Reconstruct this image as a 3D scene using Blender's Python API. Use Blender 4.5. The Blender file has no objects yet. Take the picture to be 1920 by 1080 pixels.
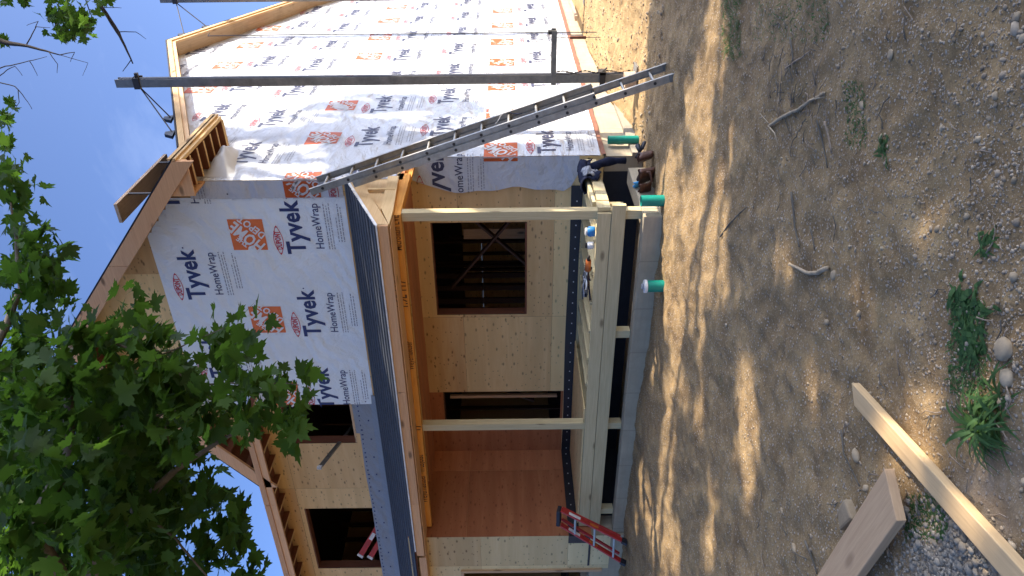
import bpy, math, random
import numpy as np
from math import radians, sin, cos, tan, pi, atan, sqrt, floor
from mathutils import Vector, Matrix
random.seed(7); rng = np.random.default_rng(11)
S = bpy.context.scene
COL = S.collection

# ------------------------------------------------------------------ camera
F_PX = 1386.0
YAW, PIT, ROLL = radians(32.7), atan(-3 / F_PX), 0.011
_g = np.array([-sin(YAW), cos(YAW), 0]); _r = np.array([cos(YAW), sin(YAW), 0]); _u = np.array([0, 0, 1.0])
FW = _g * cos(PIT) + _u * sin(PIT); _u0 = _u * cos(PIT) - _g * sin(PIT)
RT = _r * cos(ROLL) - _u0 * sin(ROLL); UP = _u0 * cos(ROLL) + _r * sin(ROLL)
CAM = np.array([3.4884, -8.3586, 1.65])
def ray(X, Y):
    return FW + RT * ((1080 - Y) - 540) / F_PX - UP * (X - 960) / F_PX
def at(X, Y, x=None, y=None, z=None, d=None):          # photo point -> world point on a plane or at a depth
    r = ray(X, Y)
    if d is not None: return CAM + r * d
    a, v = (0, x) if x is not None else ((1, y) if y is not None else (2, z))
    return CAM + r * (v - CAM[a]) / r[a]
def toimg(P):                                          # (N,3) -> photo X, Y, depth
    d = np.asarray(P) - CAM; dz = d @ FW
    dz_ = np.where(np.abs(dz) < 1e-6, 1e-6, dz)
    return 960 - F_PX * (d @ UP) / dz_, 1080 - (540 + F_PX * (d @ RT) / dz_), dz
cd = bpy.data.cameras.new('camera'); cam = bpy.data.objects.new('camera', cd); COL.objects.link(cam)
cd.sensor_width = 36; cd.lens = 36 * F_PX / 1920; cd.clip_start = 0.05; cd.clip_end = 3000
mt = Matrix.Identity(4)
for i in range(3):
    mt[i][0] = -UP[i]; mt[i][1] = RT[i]; mt[i][2] = -FW[i]; mt[i][3] = CAM[i]
cam.matrix_world = mt; S.camera = cam

# ------------------------------------------------------------------ sky, sun, exposure
SUN_AZ, SUN_EL = radians(25), radians(31)              # azimuth measured from +x towards +y
SD = np.array([cos(SUN_AZ) * cos(SUN_EL), sin(SUN_AZ) * cos(SUN_EL), sin(SUN_EL)])
W = bpy.data.worlds.new('World'); S.world = W; W.use_nodes = True
wn, wl = W.node_tree.nodes, W.node_tree.links
bg = wn['Background']
sky = wn.new('ShaderNodeTexSky'); sky.sky_type = 'NISHITA'; sky.sun_disc = False
sky.sun_elevation = SUN_EL; sky.sun_rotation = pi / 2 - SUN_AZ
sky.air_density = 0.45; sky.dust_density = 6.0; sky.ozone_density = 7.0; sky.altitude = 900
tc = wn.new('ShaderNodeTexCoord'); mp = wn.new('ShaderNodeMapping'); mp.inputs['Scale'].default_value = (2.2, 5.0, 7.0)
mp.inputs['Rotation'].default_value = (0.2, 0.5, 0.3)
nz = wn.new('ShaderNodeTexNoise'); nz.inputs['Scale'].default_value = 1.3; nz.inputs['Detail'].default_value = 9; nz.inputs['Roughness'].default_value = .62
nz.inputs['Distortion'].default_value = .5
rp = wn.new('ShaderNodeMapRange'); rp.inputs['From Min'].default_value = .56; rp.inputs['From Max'].default_value = .8; rp.inputs['To Max'].default_value = .07
mxs = wn.new('ShaderNodeMix'); mxs.data_type = 'RGBA'; mxs.inputs[7].default_value = (6.0, 6.6, 7.4, 1)
wl.new(tc.outputs['Generated'], mp.inputs['Vector']); wl.new(mp.outputs[0], nz.inputs['Vector'])
wl.new(nz.outputs['Fac'], rp.inputs['Value']); wl.new(rp.outputs[0], mxs.inputs[0])
wl.new(sky.outputs[0], mxs.inputs[6]); wl.new(mxs.outputs[2], bg.inputs['Color'])
bg.inputs['Strength'].default_value = 0.15
sl = bpy.data.lights.new('sun', 'SUN'); sl.energy = 3.6; sl.angle = radians(0.45); sl.color = (1.0, 0.87, 0.70)
so = bpy.data.objects.new('sun', sl); COL.objects.link(so)
so.rotation_euler = Vector((-SD[0], -SD[1], -SD[2])).to_track_quat('-Z', 'Y').to_euler()
S.view_settings.view_transform = 'Standard'; S.view_settings.look = 'None'
S.view_settings.exposure = 1.6; S.view_settings.gamma = 1.0
S.cycles.max_bounces = 8; S.cycles.diffuse_bounces = 5

# ------------------------------------------------------------------ material helpers
class NT:
    def __init__(s, name, rough=.6, spec=.4, metal=0):
        s.m = bpy.data.materials.new(name); s.m.use_nodes = True
        s.n, s.l = s.m.node_tree.nodes, s.m.node_tree.links
        s.b = s.n['Principled BSDF']
        s.b.inputs['Roughness'].default_value = rough; s.b.inputs['Metallic'].default_value = metal
        s.b.inputs['Specular IOR Level'].default_value = spec
    def new(s, t): return s.n.new('ShaderNode' + t)
    def _in(s, sock, v):
        if isinstance(v, bpy.types.NodeSocket): s.l.new(v, sock)
        else: sock.default_value = v
    def coord(s, kind='Object', scale=(1, 1, 1), rot=(0, 0, 0), loc=(0, 0, 0)):
        c = s.new('TexCoord'); m = s.new('Mapping')
        m.inputs['Scale'].default_value = scale; m.inputs['Rotation'].default_value = rot; m.inputs['Location'].default_value = loc
        s.l.new(c.outputs[kind], m.inputs['Vector']); return m.outputs[0]
    def noise(s, v, scale, detail=4, rough=.55, dist=0, col=False):
        n = s.new('TexNoise'); s.l.new(v, n.inputs['Vector']); n.inputs['Scale'].default_value = scale
        n.inputs['Detail'].default_value = detail; n.inputs['Roughness'].default_value = rough; n.inputs['Distortion'].default_value = dist
        return n.outputs['Color' if col else 'Fac']
    def vor(s, v, scale, out='Distance', rnd=1, feat='F1', dim='2D'):
        n = s.new('TexVoronoi'); n.feature = feat; n.voronoi_dimensions = dim; s.l.new(v, n.inputs['Vector']); n.inputs['Scale'].default_value = scale
        n.inputs['Randomness'].default_value = rnd; return n.outputs[out]
    def rng(s, v, a, b, c=0, d=1, smooth=False):
        n = s.new('MapRange'); s._in(n.inputs['Value'], v)
        if smooth: n.interpolation_type = 'SMOOTHSTEP'
        for k, x in zip(('From Min', 'From Max', 'To Min', 'To Max'), (a, b, c, d)): n.inputs[k].default_value = x
        return n.outputs[0]
    def mix(s, f, a, b, mode='MIX'):
        n = s.new('Mix'); n.data_type = 'RGBA'; n.blend_type = mode
        s._in(n.inputs[0], f)
        for i, v in ((6, a), (7, b)):
            if isinstance(v, tuple) and len(v) == 3: v = v + (1,)
            s._in(n.inputs[i], v)
        return n.outputs[2]
    def math(s, op, a, b=0.0):
        n = s.new('Math'); n.operation = op; s._in(n.inputs[0], a); s._in(n.inputs[1], b); return n.outputs[0]
    def attr(s, name, out='Fac'):
        n = s.new('Attribute'); n.attribute_name = name; return n.outputs[out]
    def col(s, v):
        if isinstance(v, tuple) and len(v) == 3: v = v + (1,)
        s._in(s.b.inputs['Base Color'], v); return s
    def bump(s, h, strength=.3, dist=.01, normal=None):
        n = s.new('Bump'); n.inputs['Strength'].default_value = strength; n.inputs['Distance'].default_value = dist
        s.l.new(h, n.inputs['Height'])
        if normal is not None: s.l.new(normal, n.inputs['Normal'])
        s.l.new(n.outputs[0], s.b.inputs['Normal']); return n.outputs[0]

def wood(name, c1, c2, knot=(.12, .06, .03), rough=.75, grain=26, knots=.5, tone=.25, dirt=0):
    t = NT(name, rough, .25)
    uv = t.coord('UV', (1, 1, 1)); st = t.coord('UV', (1.2, grain, 1))
    g = t.noise(st, 2.2, 5, .6, .6)
    c = t.mix(t.rng(g, .3, .72), c1, c2)
    ks = t.coord('UV', (1.6, 4.2, 1))
    v = t.vor(ks, 1.0, 'Distance'); r = t.vor(ks, 1.0, 'Color')
    kk = t.math('MULTIPLY', t.rng(v, .05, .13, 1, 0), t.rng(r, 1 - knots, 1 - knots + .02))
    c = t.mix(kk, c, knot)
    tn = t.attr('tone')
    c = t.mix(tone, c, t.mix(tn, tuple(x * .55 for x in c1), tuple(min(1, x * 1.5) for x in c2)))
    if dirt: c = t.mix(t.rng(t.noise(uv, 3, 5, .7), .5, .75, 0, dirt), c, (.16, .11, .07))
    t.col(c); t.bump(g, .25, .004); return t.m
def flat(name, c, rough=.6, spec=.4, metal=0, var=.18, sc=9, bump=.1):
    t = NT(name, rough, spec, metal); v = t.coord()
    n = t.noise(v, sc, 6, .65)
    t.col(t.mix(t.rng(n, .3, .7), tuple(x * (1 - var) for x in c), tuple(min(1, x * (1 + var)) for x in c)))
    if bump: t.bump(n, bump, .01)
    return t.m
def plywood(name, c1, c2, nail=(.07, .03, .015), red=0, seam=True):
    t = NT(name, .8, .2); st = t.coord('UV', (1.0, 9, 1)); uv = t.coord('UV')
    g = t.noise(st, 1.3, 6, .65, 1.2)
    blk = t.noise(t.coord('UV', (.25, 5.5, 1)), 1.0, 1, .5)
    c = t.mix(t.rng(g, .3, .72), c1, c2)
    c = t.mix(t.rng(blk, .45, .6, 0, .45), c, tuple(x * .72 for x in c1))
    kv = t.coord('UV', (3.4, 7.5, 1)); v = t.vor(kv, 1.0); r = t.vor(kv, 1.0, 'Color')
    kk = t.math('MULTIPLY', t.rng(v, .04, .13, 1, 0), t.rng(r, .40, .45))
    c = t.mix(kk, c, nail)
    k2 = t.coord('UV', (9, 15, 1)); v2 = t.vor(k2, 1.0); r2 = t.vor(k2, 1.0, 'Color')
    c = t.mix(t.math('MULTIPLY', t.rng(v2, .05, .15, .9, 0), t.rng(r2, .58, .62)), c, nail)
    c = t.mix(.42, c, t.mix(t.attr('tone'), tuple(x * .5 for x in c1), tuple(min(1, x * 1.45) for x in c2)))
    t.col(c); t.bump(g, .12, .004); return t.m

M = {}
M['ply'] = plywood('plywood_sheathing', (.72, .43, .18), (.85, .59, .29))
M['ply_red'] = plywood('red_plywood', (.38, .13, .055), (.52, .22, .095), (.18, .06, .03))
M['ply_pale'] = plywood('pale_plywood', (.70, .50, .24), (.80, .62, .34))
M['pine'] = wood('spruce_lumber', (.58, .37, .20), (.72, .50, .29))
M['fir'] = wood('fir_fascia', (.58, .31, .15), (.74, .44, .23))
M['treated'] = wood('treated_lumber', (.47, .38, .20), (.64, .54, .31), (.14, .10, .05))
M['lvl'] = wood('laminated_beam', (.60, .23, .04), (.76, .35, .07), knots=.15)
M['gold'] = wood('golden_framing', (.66, .42, .19), (.80, .56, .29))
M['weath'] = wood('weathered_board', (.36, .25, .16), (.50, .37, .25), knots=.2, dirt=.5)
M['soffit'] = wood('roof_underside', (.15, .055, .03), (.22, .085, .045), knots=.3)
M['darkstud'] = wood('interior_stud', (.05, .022, .012), (.09, .045, .027))  # framing coloured near-black to deepen the shade behind the openings
M['darkfloor'] = flat('shade_dark_boards', (.03, .015, .01), .9)  # floors and ceiling, indoor shade put into the colour
M['black'] = flat('black_membrane', (.012, .014, .02), .45, .5, bump=.3)
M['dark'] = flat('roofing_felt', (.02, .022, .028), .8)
M['alu'] = flat('worn_aluminium', (.36, .34, .29), .42, .5, .75, .2, 14)
M['alud'] = flat('grey_aluminium_pole', (.22, .21, .18), .5, .5, .6, .25, 10)
M['steel'] = flat('dark_steel', (.05, .045, .04), .55, .5, .5)
M['wire'] = flat('dark_wire', (.10, .10, .10), .5, .4, .3)
M['rust'] = flat('rusty_handle', (.20, .07, .03), .7)
M['grn'] = flat('green_sewer_pipe', (.0, .22, .16), .38, .5, var=.15)
M['white'] = flat('white_plastic', (.72, .72, .68), .5)
M['red'] = flat('red_fibreglass', (.42, .028, .022), .4, .5, var=.25)
M['blue'] = flat('blue_plastic', (.03, .20, .48), .4)
M['orange'] = flat('orange_plastic', (.60, .16, .03), .45)
M['rubber'] = flat('black_rubber', (.02, .022, .03), .6)
M['leather'] = flat('brown_leather', (.085, .034, .018), .55, .4, var=.4, sc=25, bump=.5)
M['tape'] = flat('light_blue_pouch', (.08, .40, .70), .5)
M['denim'] = flat('navy_cloth', (.018, .022, .042), .9, .1, var=.4, sc=20, bump=.6)
M['greycloth'] = flat('grey_lining', (.33, .34, .36), .9, .1, var=.4, sc=30, bump=.6)
M['ink'] = flat('navy_ink', (.035, .05, .15), .5, .3, var=.1, bump=0)
M['inkred'] = flat('red_ink', (.55, .04, .06), .5, .3, var=.1, bump=0)
M['inkor'] = flat('orange_ink', (.78, .19, .05), .5, .3, var=.08, bump=0)
M['inkgr'] = flat('grey_ink', (.30, .32, .36), .5, .3, bump=0)
M['inkw'] = flat('white_print', (.80, .80, .78), .5, .3, var=.03, bump=0)
M['stamp'] = flat('black_stamp', (.08, .03, .015), .6, .3, bump=0)

def wrap_mat(name, base, rough, strength, stretch):
    t = NT(name, rough, .5)
    v = t.coord('UV', stretch); w = t.coord('UV', (1, 1, 1), (0, 0, .45))
    n1 = t.noise(v, 1.6, 5, .55, 1.4); n2 = t.noise(w, 7, 4, .6, 2.2)
    wv = t.new('TexWave'); wv.inputs['Scale'].default_value = 1.1; wv.inputs['Distortion'].default_value = 14
    wv.inputs['Detail'].default_value = 3; wv.inputs['Detail Scale'].default_value = .8
    t.l.new(t.coord('UV', (1.0, 1.5, 1), (0, 0, .9)), wv.inputs['Vector'])
    ridge = t.math('SUBTRACT', 1.0, t.math('MULTIPLY', t.math('ABSOLUTE', t.math('SUBTRACT', n2, .5)), 5.0))
    h = t.math('ADD', t.math('MULTIPLY', n1, 1.6), t.math('ADD', t.math('MULTIPLY', ridge, .10), t.math('MULTIPLY', wv.outputs['Fac'], .22)))
    t.col(t.mix(t.rng(n1, .35, .7), tuple(x * .95 for x in base), base)); t.bump(h, strength, .05)
    return t.m
M['wrapf'] = wrap_mat('housewrap_front', (.86, .93, .93), .45, .9, (1.0, .55, 1))
M['wraps'] = wrap_mat('housewrap_side', (.56, .585, .60), .34, .85, (1.1, 1.6, 1))  # same wrap as the front, base lowered to offset overexposure in the sun
M['bluestrip'] = wrap_mat('grey_blue_underlayment', (.25, .275, .295), .5, .6, (1.2, 1.2, 1))

def concrete(name, c, lines=True):
    t = NT(name, .85, .2); v = t.coord()
    n = t.noise(v, 2.5, 8, .7); n2 = t.noise(v, 40, 3, .6)
    col = t.mix(t.rng(n, .3, .7), tuple(x * .8 for x in c), tuple(x * 1.12 for x in c))
    col = t.mix(t.rng(t.vor(v, 45, dim='3D'), .0, .12, .35, 0), col, tuple(x * .5 for x in c))
    if lines:
        sx = t.new('SeparateXYZ'); t.l.new(t.coord(), sx.inputs[0])
        a = t.math('FRACT', t.math('MULTIPLY', t.math('ADD', sx.outputs[0], t.math('MULTIPLY', sx.outputs[1], 1.0)), 1.0 / .61))
        ln = t.rng(t.math('ABSOLUTE', t.math('SUBTRACT', a, .5)), 0, .016, .6, 0)
        col = t.mix(ln, col, tuple(x * .5 for x in c))
        st = t.noise(t.coord('Object', (1, 1, 24)), 1.2, 3, .6)
        col = t.mix(t.rng(st, .5, .7, 0, .3), col, tuple(x * .7 for x in c))
    t.col(col); t.bump(t.math('ADD', n, t.math('MULTIPLY', n2, .4)), .3, .01); return t.m
M['conc'] = concrete('formed_concrete', (.41, .345, .235))
M['concd'] = concrete('footing_concrete', (.31, .275, .21))

t = NT('asphalt_shingles', .85, .25); v = t.coord(); n = t.noise(v, 60, 4, .7); n2 = t.noise(v, 3, 4, .6)
bk = t.new('TexBrick'); t.l.new(t.coord('UV', (1, 1, 1)), bk.inputs['Vector']); bk.inputs['Scale'].default_value = 3.3
bk.inputs['Color1'].default_value = (.05, .056, .066, 1); bk.inputs['Color2'].default_value = (.078, .085, .098, 1); bk.inputs['Mortar'].default_value = (.02, .022, .03, 1)
bk.inputs['Mortar Size'].default_value = .01; bk.inputs['Brick Width'].default_value = .55; bk.inputs['Row Height'].default_value = .48
t.col(t.mix(t.rng(n, .3, .7, 0, .5), bk.outputs['Color'], (.12, .14, .165))); t.bump(n, .6, .008); M['shingle'] = t.m

def rock_mat(name, a, b):
    t = NT(name, .85, .25); v = t.coord(); n = t.noise(v, 14, 6, .65)
    c = t.mix(t.rng(n, .3, .7), a, b); c = t.mix(.5, c, t.mix(t.attr('tone'), tuple(x * .6 for x in a), tuple(min(1, x * 1.5) for x in b)))
    t.col(c); t.bump(n, .5, .01); return t.m
M['rock'] = rock_mat('field_stone', (.25, .185, .11), (.40, .31, .195))
M['gravel'] = rock_mat('pebbles', (.22, .165, .105), (.40, .32, .22))
M['gravelg'] = rock_mat('grey_gravel', (.15, .125, .09), (.33, .285, .215))
M['twig'] = flat('dry_twig', (.26, .20, .14), .85, .2, var=.35, sc=30)
M['palewood'] = flat('bleached_root', (.36, .28, .18), .8, .2, var=.3, sc=30)
M['bark'] = flat('bark', (.13, .115, .09), .9, .1, var=.4, sc=12, bump=.6)
M['barkd'] = flat('dark_bark', (.045, .04, .035), .9, .1, var=.3, sc=12)

def leaf_mat(name, d0, d1, tr, mixf=.35):
    t = NT(name, .6, .18)
    c = t.mix(t.attr('tone'), d0, d1); t.col(c)
    tb = t.new('BsdfTranslucent'); t.l.new(t.mix(t.attr('tone'), tuple(x * .7 for x in tr), tr), tb.inputs['Color'])
    ms = t.new('MixShader'); ms.inputs[0].default_value = mixf
    t.l.new(t.b.outputs[0], ms.inputs[1]); t.l.new(tb.outputs[0], ms.inputs[2])
    out = [x for x in t.n if x.type == 'OUTPUT_MATERIAL'][0]; t.l.new(ms.outputs[0], out.inputs[0]); return t.m
M['leaf'] = leaf_mat('maple_leaves', (.013, .032, .005), (.044, .090, .012), (.15, .32, .03), .32)
M['leafo'] = leaf_mat('shade_leaves', (.03, .07, .015), (.06, .12, .02), (.08, .18, .02), .2)
M['weed'] = leaf_mat('weed_leaves', (.035, .085, .03), (.085, .16, .05), (.16, .32, .04), .3)

# ground
t = NT('dry_dirt', .95, .1); v = t.coord()
big = t.noise(v, .55, 5, .6, .4); med = t.noise(v, 3.2, 7, .68, .5); fine = t.noise(v, 38, 6, .75)
c = t.mix(t.rng(med, .34, .64), (.19, .120, .055), (.47, .320, .150))
c = t.mix(t.rng(big, .40, .62, 0, .45), c, (.34, .245, .125))
c = t.mix(t.rng(fine, .38, .66), t.mix(.42, c, (.13, .09, .055)), c)
p1 = t.vor(v, 36); pc = t.vor(v, 36, 'Color')
peb = t.math('MULTIPLY', t.rng(p1, .16, .28, 1, 0), t.rng(pc, .55, .62))
c = t.mix(t.math('MULTIPLY', peb, .75), c, t.mix(pc, (.28, .24, .18), (.52, .47, .40)))
p2 = t.vor(v, 90); pc2 = t.vor(v, 90, 'Color')
c = t.mix(t.math('MULTIPLY', t.rng(p2, .15, .3, 1, 0), t.rng(pc2, .6, .65, 0, .6)), c, (.50, .45, .36))
moss = t.noise(v, 1.5, 6, .7, .3)
c = t.mix(t.math('MULTIPLY', t.rng(moss, .60, .70, 0, .55), t.rng(fine, .4, .6)), c, (.10, .115, .05))
c = t.mix(t.attr('gravel'), c, t.mix(t.rng(t.vor(v, 30, 'Color'), 0, 1), (.13, .12, .10), (.30, .28, .25)))
c = t.mix(t.attr('bank'), c, t.mix(t.rng(med, .3, .7), (.40, .26, .12), (.56, .40, .20)))
c = t.mix(t.rng(t.noise(v, .9, 4, .6, 1.0), .35, .65, 0, .35), c, t.mix(.5, c, (.16, .115, .07)))
t.col(c)
hh = t.math('ADD', t.math('MULTIPLY', fine, .5), t.math('ADD', t.math('MULTIPLY', med, .8), t.math('MULTIPLY', peb, .35)))
t.bump(hh, .8, .025); M['dirt'] = t.m

# ------------------------------------------------------------------ mesh helpers
class MB:
    def __init__(s): s.v = []; s.f = []; s.uv = []; s.t = []; s.m = []
    def face(s, pts, uvs=None, tone=None, mi=0):
        b = len(s.v); s.v += [tuple(map(float, p)) for p in pts]; s.f.append(list(range(b, b + len(pts))))
        if uvs is None: uvs = [(0, 0)] * len(pts)
        s.uv += [tuple(map(float, u)) for u in uvs]; s.t.append(random.random() if tone is None else tone); s.m.append(mi); return s
    def poly(s, pts, mi=0, tone=None, axes=(0, 2), off=(0, 0)):
        return s.face(pts, [(p[axes[0]] + off[0], p[axes[1]] + off[1]) for p in pts], tone, mi)
    def obox(s, c, ax, half, mi=0, tone=None):                       # oriented box; grain follows the longest axis
        c = np.array(c, float); A = [np.array(a, float) / np.linalg.norm(a) for a in ax]; h = half
        k = int(np.argmax(h)); ou, ov = random.uniform(0, 60), random.uniform(0, 60); tn = random.random() if tone is None else tone
        for i in range(3):
            j, l = (i + 1) % 3, (i + 2) % 3
            for sg in (1, -1):
                q = [(1, 1), (-1, 1), (-1, -1), (1, -1)]
                if sg < 0: q = q[::-1]
                pts, uv = [], []
                for a, b in q:
                    d = [0, 0, 0]; d[i] = sg; d[j] = a; d[l] = b
                    pts.append(c + A[0] * h[0] * d[0] + A[1] * h[1] * d[1] + A[2] * h[2] * d[2])
                    if i == k: uv.append((ou + d[j] * h[j] * 3, ov + d[l] * h[l] * .2))
                    else:
                        o = j if l == k else l
                        uv.append((ou + d[k] * h[k], ov + d[o] * h[o] + i * .37))
                s.face(pts, uv, tn, mi)
        return s
    def box(s, a, b, mi=0, tone=None):
        a = np.array(a, float); b = np.array(b, float)
        return s.obox((a + b) / 2, np.eye(3), np.maximum(np.abs(b - a) / 2, 1e-4), mi, tone)
    def beam(s, p, q, w, h, up=(0, 0, 1), mi=0, tone=None):          # w across, h along up
        p = np.array(p, float); q = np.array(q, float); d = q - p; L = np.linalg.norm(d); d /= L
        up = np.array(up, float); sd = np.cross(d, up); sd /= np.linalg.norm(sd); u2 = np.cross(sd, d)
        return s.obox((p + q) / 2, (d, sd, u2), (L / 2, w / 2, h / 2), mi, tone)
    def prism(s, poly, axis, a, b, mi=0, tone=None):                 # polygon in the plane across 'axis', extruded from a to b
        def P(p, w):
            r = [0, 0, 0]; o = [i for i in range(3) if i != axis]; r[o[0]] = p[0]; r[o[1]] = p[1]; r[axis] = w; return r
        tn = random.random() if tone is None else tone
        f1 = [P(p, a) for p in poly]; f2 = [P(p, b) for p in poly]
        s.face(f1, [(p[0], p[1]) for p in poly], tn, mi); s.face(f2[::-1], [(p[0], p[1]) for p in poly[::-1]], tn, mi)
        n = len(poly)
        for i in range(n):
            j = (i + 1) % n; L = math.dist(poly[i], poly[j])
            s.face([f1[i], f2[i], f2[j], f1[j]], [(0, 0), (0, b - a), (L, b - a), (L, 0)], tn, mi)
        return s
    def tube(s, path, r, n=8, mi=0, cap=True, tone=None):
        path = [np.array(p, float) for p in path]; rs = r if hasattr(r, '__len__') else [r] * len(path)
        tn = random.random() if tone is None else tone; rings = []; L = 0
        prev = None
        for i, p in enumerate(path):
            d = path[min(i + 1, len(path) - 1)] - path[max(i - 1, 0)]; d /= (np.linalg.norm(d) + 1e-12)
            if prev is None:
                a = np.cross(d, (0, 0, 1) if abs(d[2]) < .9 else (1, 0, 0))
            else: a = prev - d * (prev @ d)
            a /= np.linalg.norm(a); prev = a; b = np.cross(d, a)
            if i: L += np.linalg.norm(p - path[i - 1])
            rings.append(([p + (a * cos(2 * pi * k / n) + b * sin(2 * pi * k / n)) * rs[i] for k in range(n)], L))
        for i in range(len(rings) - 1):
            for k in range(n):
                k2 = (k + 1) % n
                s.face([rings[i][0][k], rings[i][0][k2], rings[i + 1][0][k2], rings[i + 1][0][k]],
                       [(rings[i][1], k * .05), (rings[i][1], k * .05 + .05), (rings[i + 1][1], k * .05 + .05), (rings[i + 1][1], k * .05)], tn, mi)
        if cap:
            s.face(rings[0][0][::-1], None, tn, mi); s.face(rings[-1][0], None, tn, mi)
        return s
    def build(s, name, mats, parent=None, smooth=False, bevel=0, weld=False):
        if not isinstance(mats, (list, tuple)): mats = [mats]
        me = bpy.data.meshes.new(name)
        o0 = np.array(parent_world(parent)) if parent else np.zeros(3)
        me.from_pydata([tuple(np.array(p) - o0) for p in s.v], [], s.f)
        u = me.uv_layers.new(name='UVMap'); u.data.foreach_set('uv', np.array(s.uv, 'f').ravel())
        a = me.attributes.new('tone', 'FLOAT', 'FACE'); a.data.foreach_set('value', np.array(s.t, 'f'))
        me.polygons.foreach_set('material_index', np.array(s.m, 'i'))
        for m in mats: me.materials.append(M[m] if isinstance(m, str) else m)
        if smooth or weld:
            import bmesh
            bm = bmesh.new(); bm.from_mesh(me); bmesh.ops.remove_doubles(bm, verts=bm.verts, dist=1e-5); bm.to_mesh(me); bm.free()
        if smooth: me.polygons.foreach_set('use_smooth', [True] * len(me.polygons))
        me.update()
        o = bpy.data.objects.new(name, me); COL.objects.link(o)
        if parent: o.parent = parent
        if bevel:
            if not (smooth or weld):
                import bmesh
                bm = bmesh.new(); bm.from_mesh(me); bmesh.ops.remove_doubles(bm, verts=bm.verts, dist=1e-5); bm.to_mesh(me); bm.free()
            b = o.modifiers.new('bevel', 'BEVEL'); b.width = bevel; b.segments = 2; b.limit_method = 'ANGLE'
        return o
def parent_world(p):
    v = np.zeros(3)
    while p is not None: v += np.array(p.location); p = p.parent
    return v
def thing(name, label, cat, loc=(0, 0, 0), group=None):
    o = bpy.data.objects.new(name, None); o.empty_display_size = .1; COL.objects.link(o); o.location = loc
    o['label'] = label; o['category'] = cat
    if group: o['group'] = group
    return o
def tag(o, label=None, cat=None, group=None, kind=None):
    for k, v in (('label', label), ('category', cat), ('group', group), ('kind', kind)):
        if v: o[k] = v
    return o
def arr_mesh(name, V, Fc, mats, parent=None, tone=None, smooth=False):
    me = bpy.data.meshes.new(name); o0 = parent_world(parent) if parent else np.zeros(3)
    V = np.asarray(V, 'f') - o0.astype('f'); Fc = np.asarray(Fc, 'i'); k = Fc.shape[1]
    me.vertices.add(len(V)); me.vertices.foreach_set('co', V.ravel().astype('f'))
    me.loops.add(Fc.size); me.loops.foreach_set('vertex_index', Fc.ravel())
    me.polygons.add(len(Fc)); me.polygons.foreach_set('loop_start', np.arange(0, Fc.size, k, dtype='i'))
    me.update(calc_edges=True); me.validate()
    if tone is not None:
        a = me.attributes.new('tone', 'FLOAT', 'FACE'); a.data.foreach_set('value', np.asarray(tone, 'f'))
    if smooth: me.polygons.foreach_set('use_smooth', [True] * len(me.polygons))
    for m in (mats if isinstance(mats, list) else [mats]): me.materials.append(M[m])
    o = bpy.data.objects.new(name, me); COL.objects.link(o)
    if parent: o.parent = parent
    return o
def vnoise(x, y, seed=0):
    xi = np.floor(x).astype(int); yi = np.floor(y).astype(int); fx = x - xi; fy = y - yi
    fx = fx * fx * (3 - 2 * fx); fy = fy * fy * (3 - 2 * fy)
    def h(a, b):
        n = (a * 374761393 + b * 668265263 + seed * 1442695041) & 0x7fffffff
        n = ((n ^ (n >> 13)) * 1274126177) & 0x7fffffff
        return ((n ^ (n >> 16)) & 0xffff) / 65535.0
    return (h(xi, yi) * (1 - fx) + h(xi + 1, yi) * fx) * (1 - fy) + (h(xi, yi + 1) * (1 - fx) + h(xi + 1, yi + 1) * fx) * fy
def fbm(x, y, sc, oc=4, seed=0):
    r = 0; a = 1; tot = 0
    for i in range(oc):
        r = r + a * vnoise(x * sc + 31.7 * i, y * sc + 17.3 * i, seed + i); tot += a; a *= .5; sc *= 2.03
    return r / tot
def sstep(a, b, x):
    t = np.clip((x - a) / (b - a), 0, 1); return t * t * (3 - 2 * t)

# ------------------------------------------------------------------ ground sheet
def ground_z(x, y, fine=True):
    x = np.asarray(x, float); y = np.asarray(y, float)
    z = .075 * sstep(-4.2, -1.9, y) * (1 - sstep(-.2, 1.2, x)) + .05 * sstep(-1.2, -3.0, x) * sstep(-4.2, -1.9, y)
    side = sstep(.7, 2.6, y) * .15 * (1 - sstep(2.5, 4.5, x)) + .05 * sstep(2.6, 7, y)
    z = z + side
    z = z + .05 * (fbm(x, y, .7, 3, 5) - .5)
    if fine: z = z + .045 * (fbm(x, y, 2.6, 3, 3) - .5) + .045 * (fbm(x, y, 9, 3, 9) - .5)
    inside = (x < 0) & (x > -9) & (y > -1.45) & (y < 10)
    return np.where(inside, np.minimum(z, .03), z)
def axis_pts(lo, hi, step, far):
    a = list(np.arange(lo, hi + 1e-6, step)); d = step; p = hi
    r = []
    while p < far: d *= 1.35; p += d; r.append(p)
    d = step; p = lo; l = []
    while p > -far: d *= 1.35; p -= d; l.append(p)
    return np.array(l[::-1] + a + r)
gx = axis_pts(-6.5, 5.0, .028, 900); gy = axis_pts(-7.6, 2.5, .028, 900)
GX, GY = np.meshgrid(gx, gy); nx, ny = len(gx), len(gy)
GZ = ground_z(GX, GY)
idx = np.arange(nx * ny).reshape(ny, nx)
quads = np.stack([idx[:-1, :-1], idx[:-1, 1:], idx[1:, 1:], idx[1:, :-1]], -1).reshape(-1, 4)
gr = arr_mesh('ground', np.stack([GX, GY, GZ], -1).reshape(-1, 3), quads, 'dirt', smooth=True)
tag(gr, kind='structure')
gp = at(1800, 1060, z=0)
gmask = np.clip(1.15 - np.hypot((GX - gp[0]) / .6, (GY - gp[1]) / .27) + .5 * (fbm(GX, GY, 5., 3, 70) - .5), 0, 1) * .9
bank = sstep(-.3, .9, GY) * (1 - sstep(1.2, 2.2, GX)) * (GX > -.2)
for nm, arr in (('gravel', gmask), ('bank', bank * .8)):
    a = gr.data.attributes.new(nm, 'FLOAT', 'POINT'); a.data.foreach_set('value', arr.ravel().astype('f'))
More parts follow.
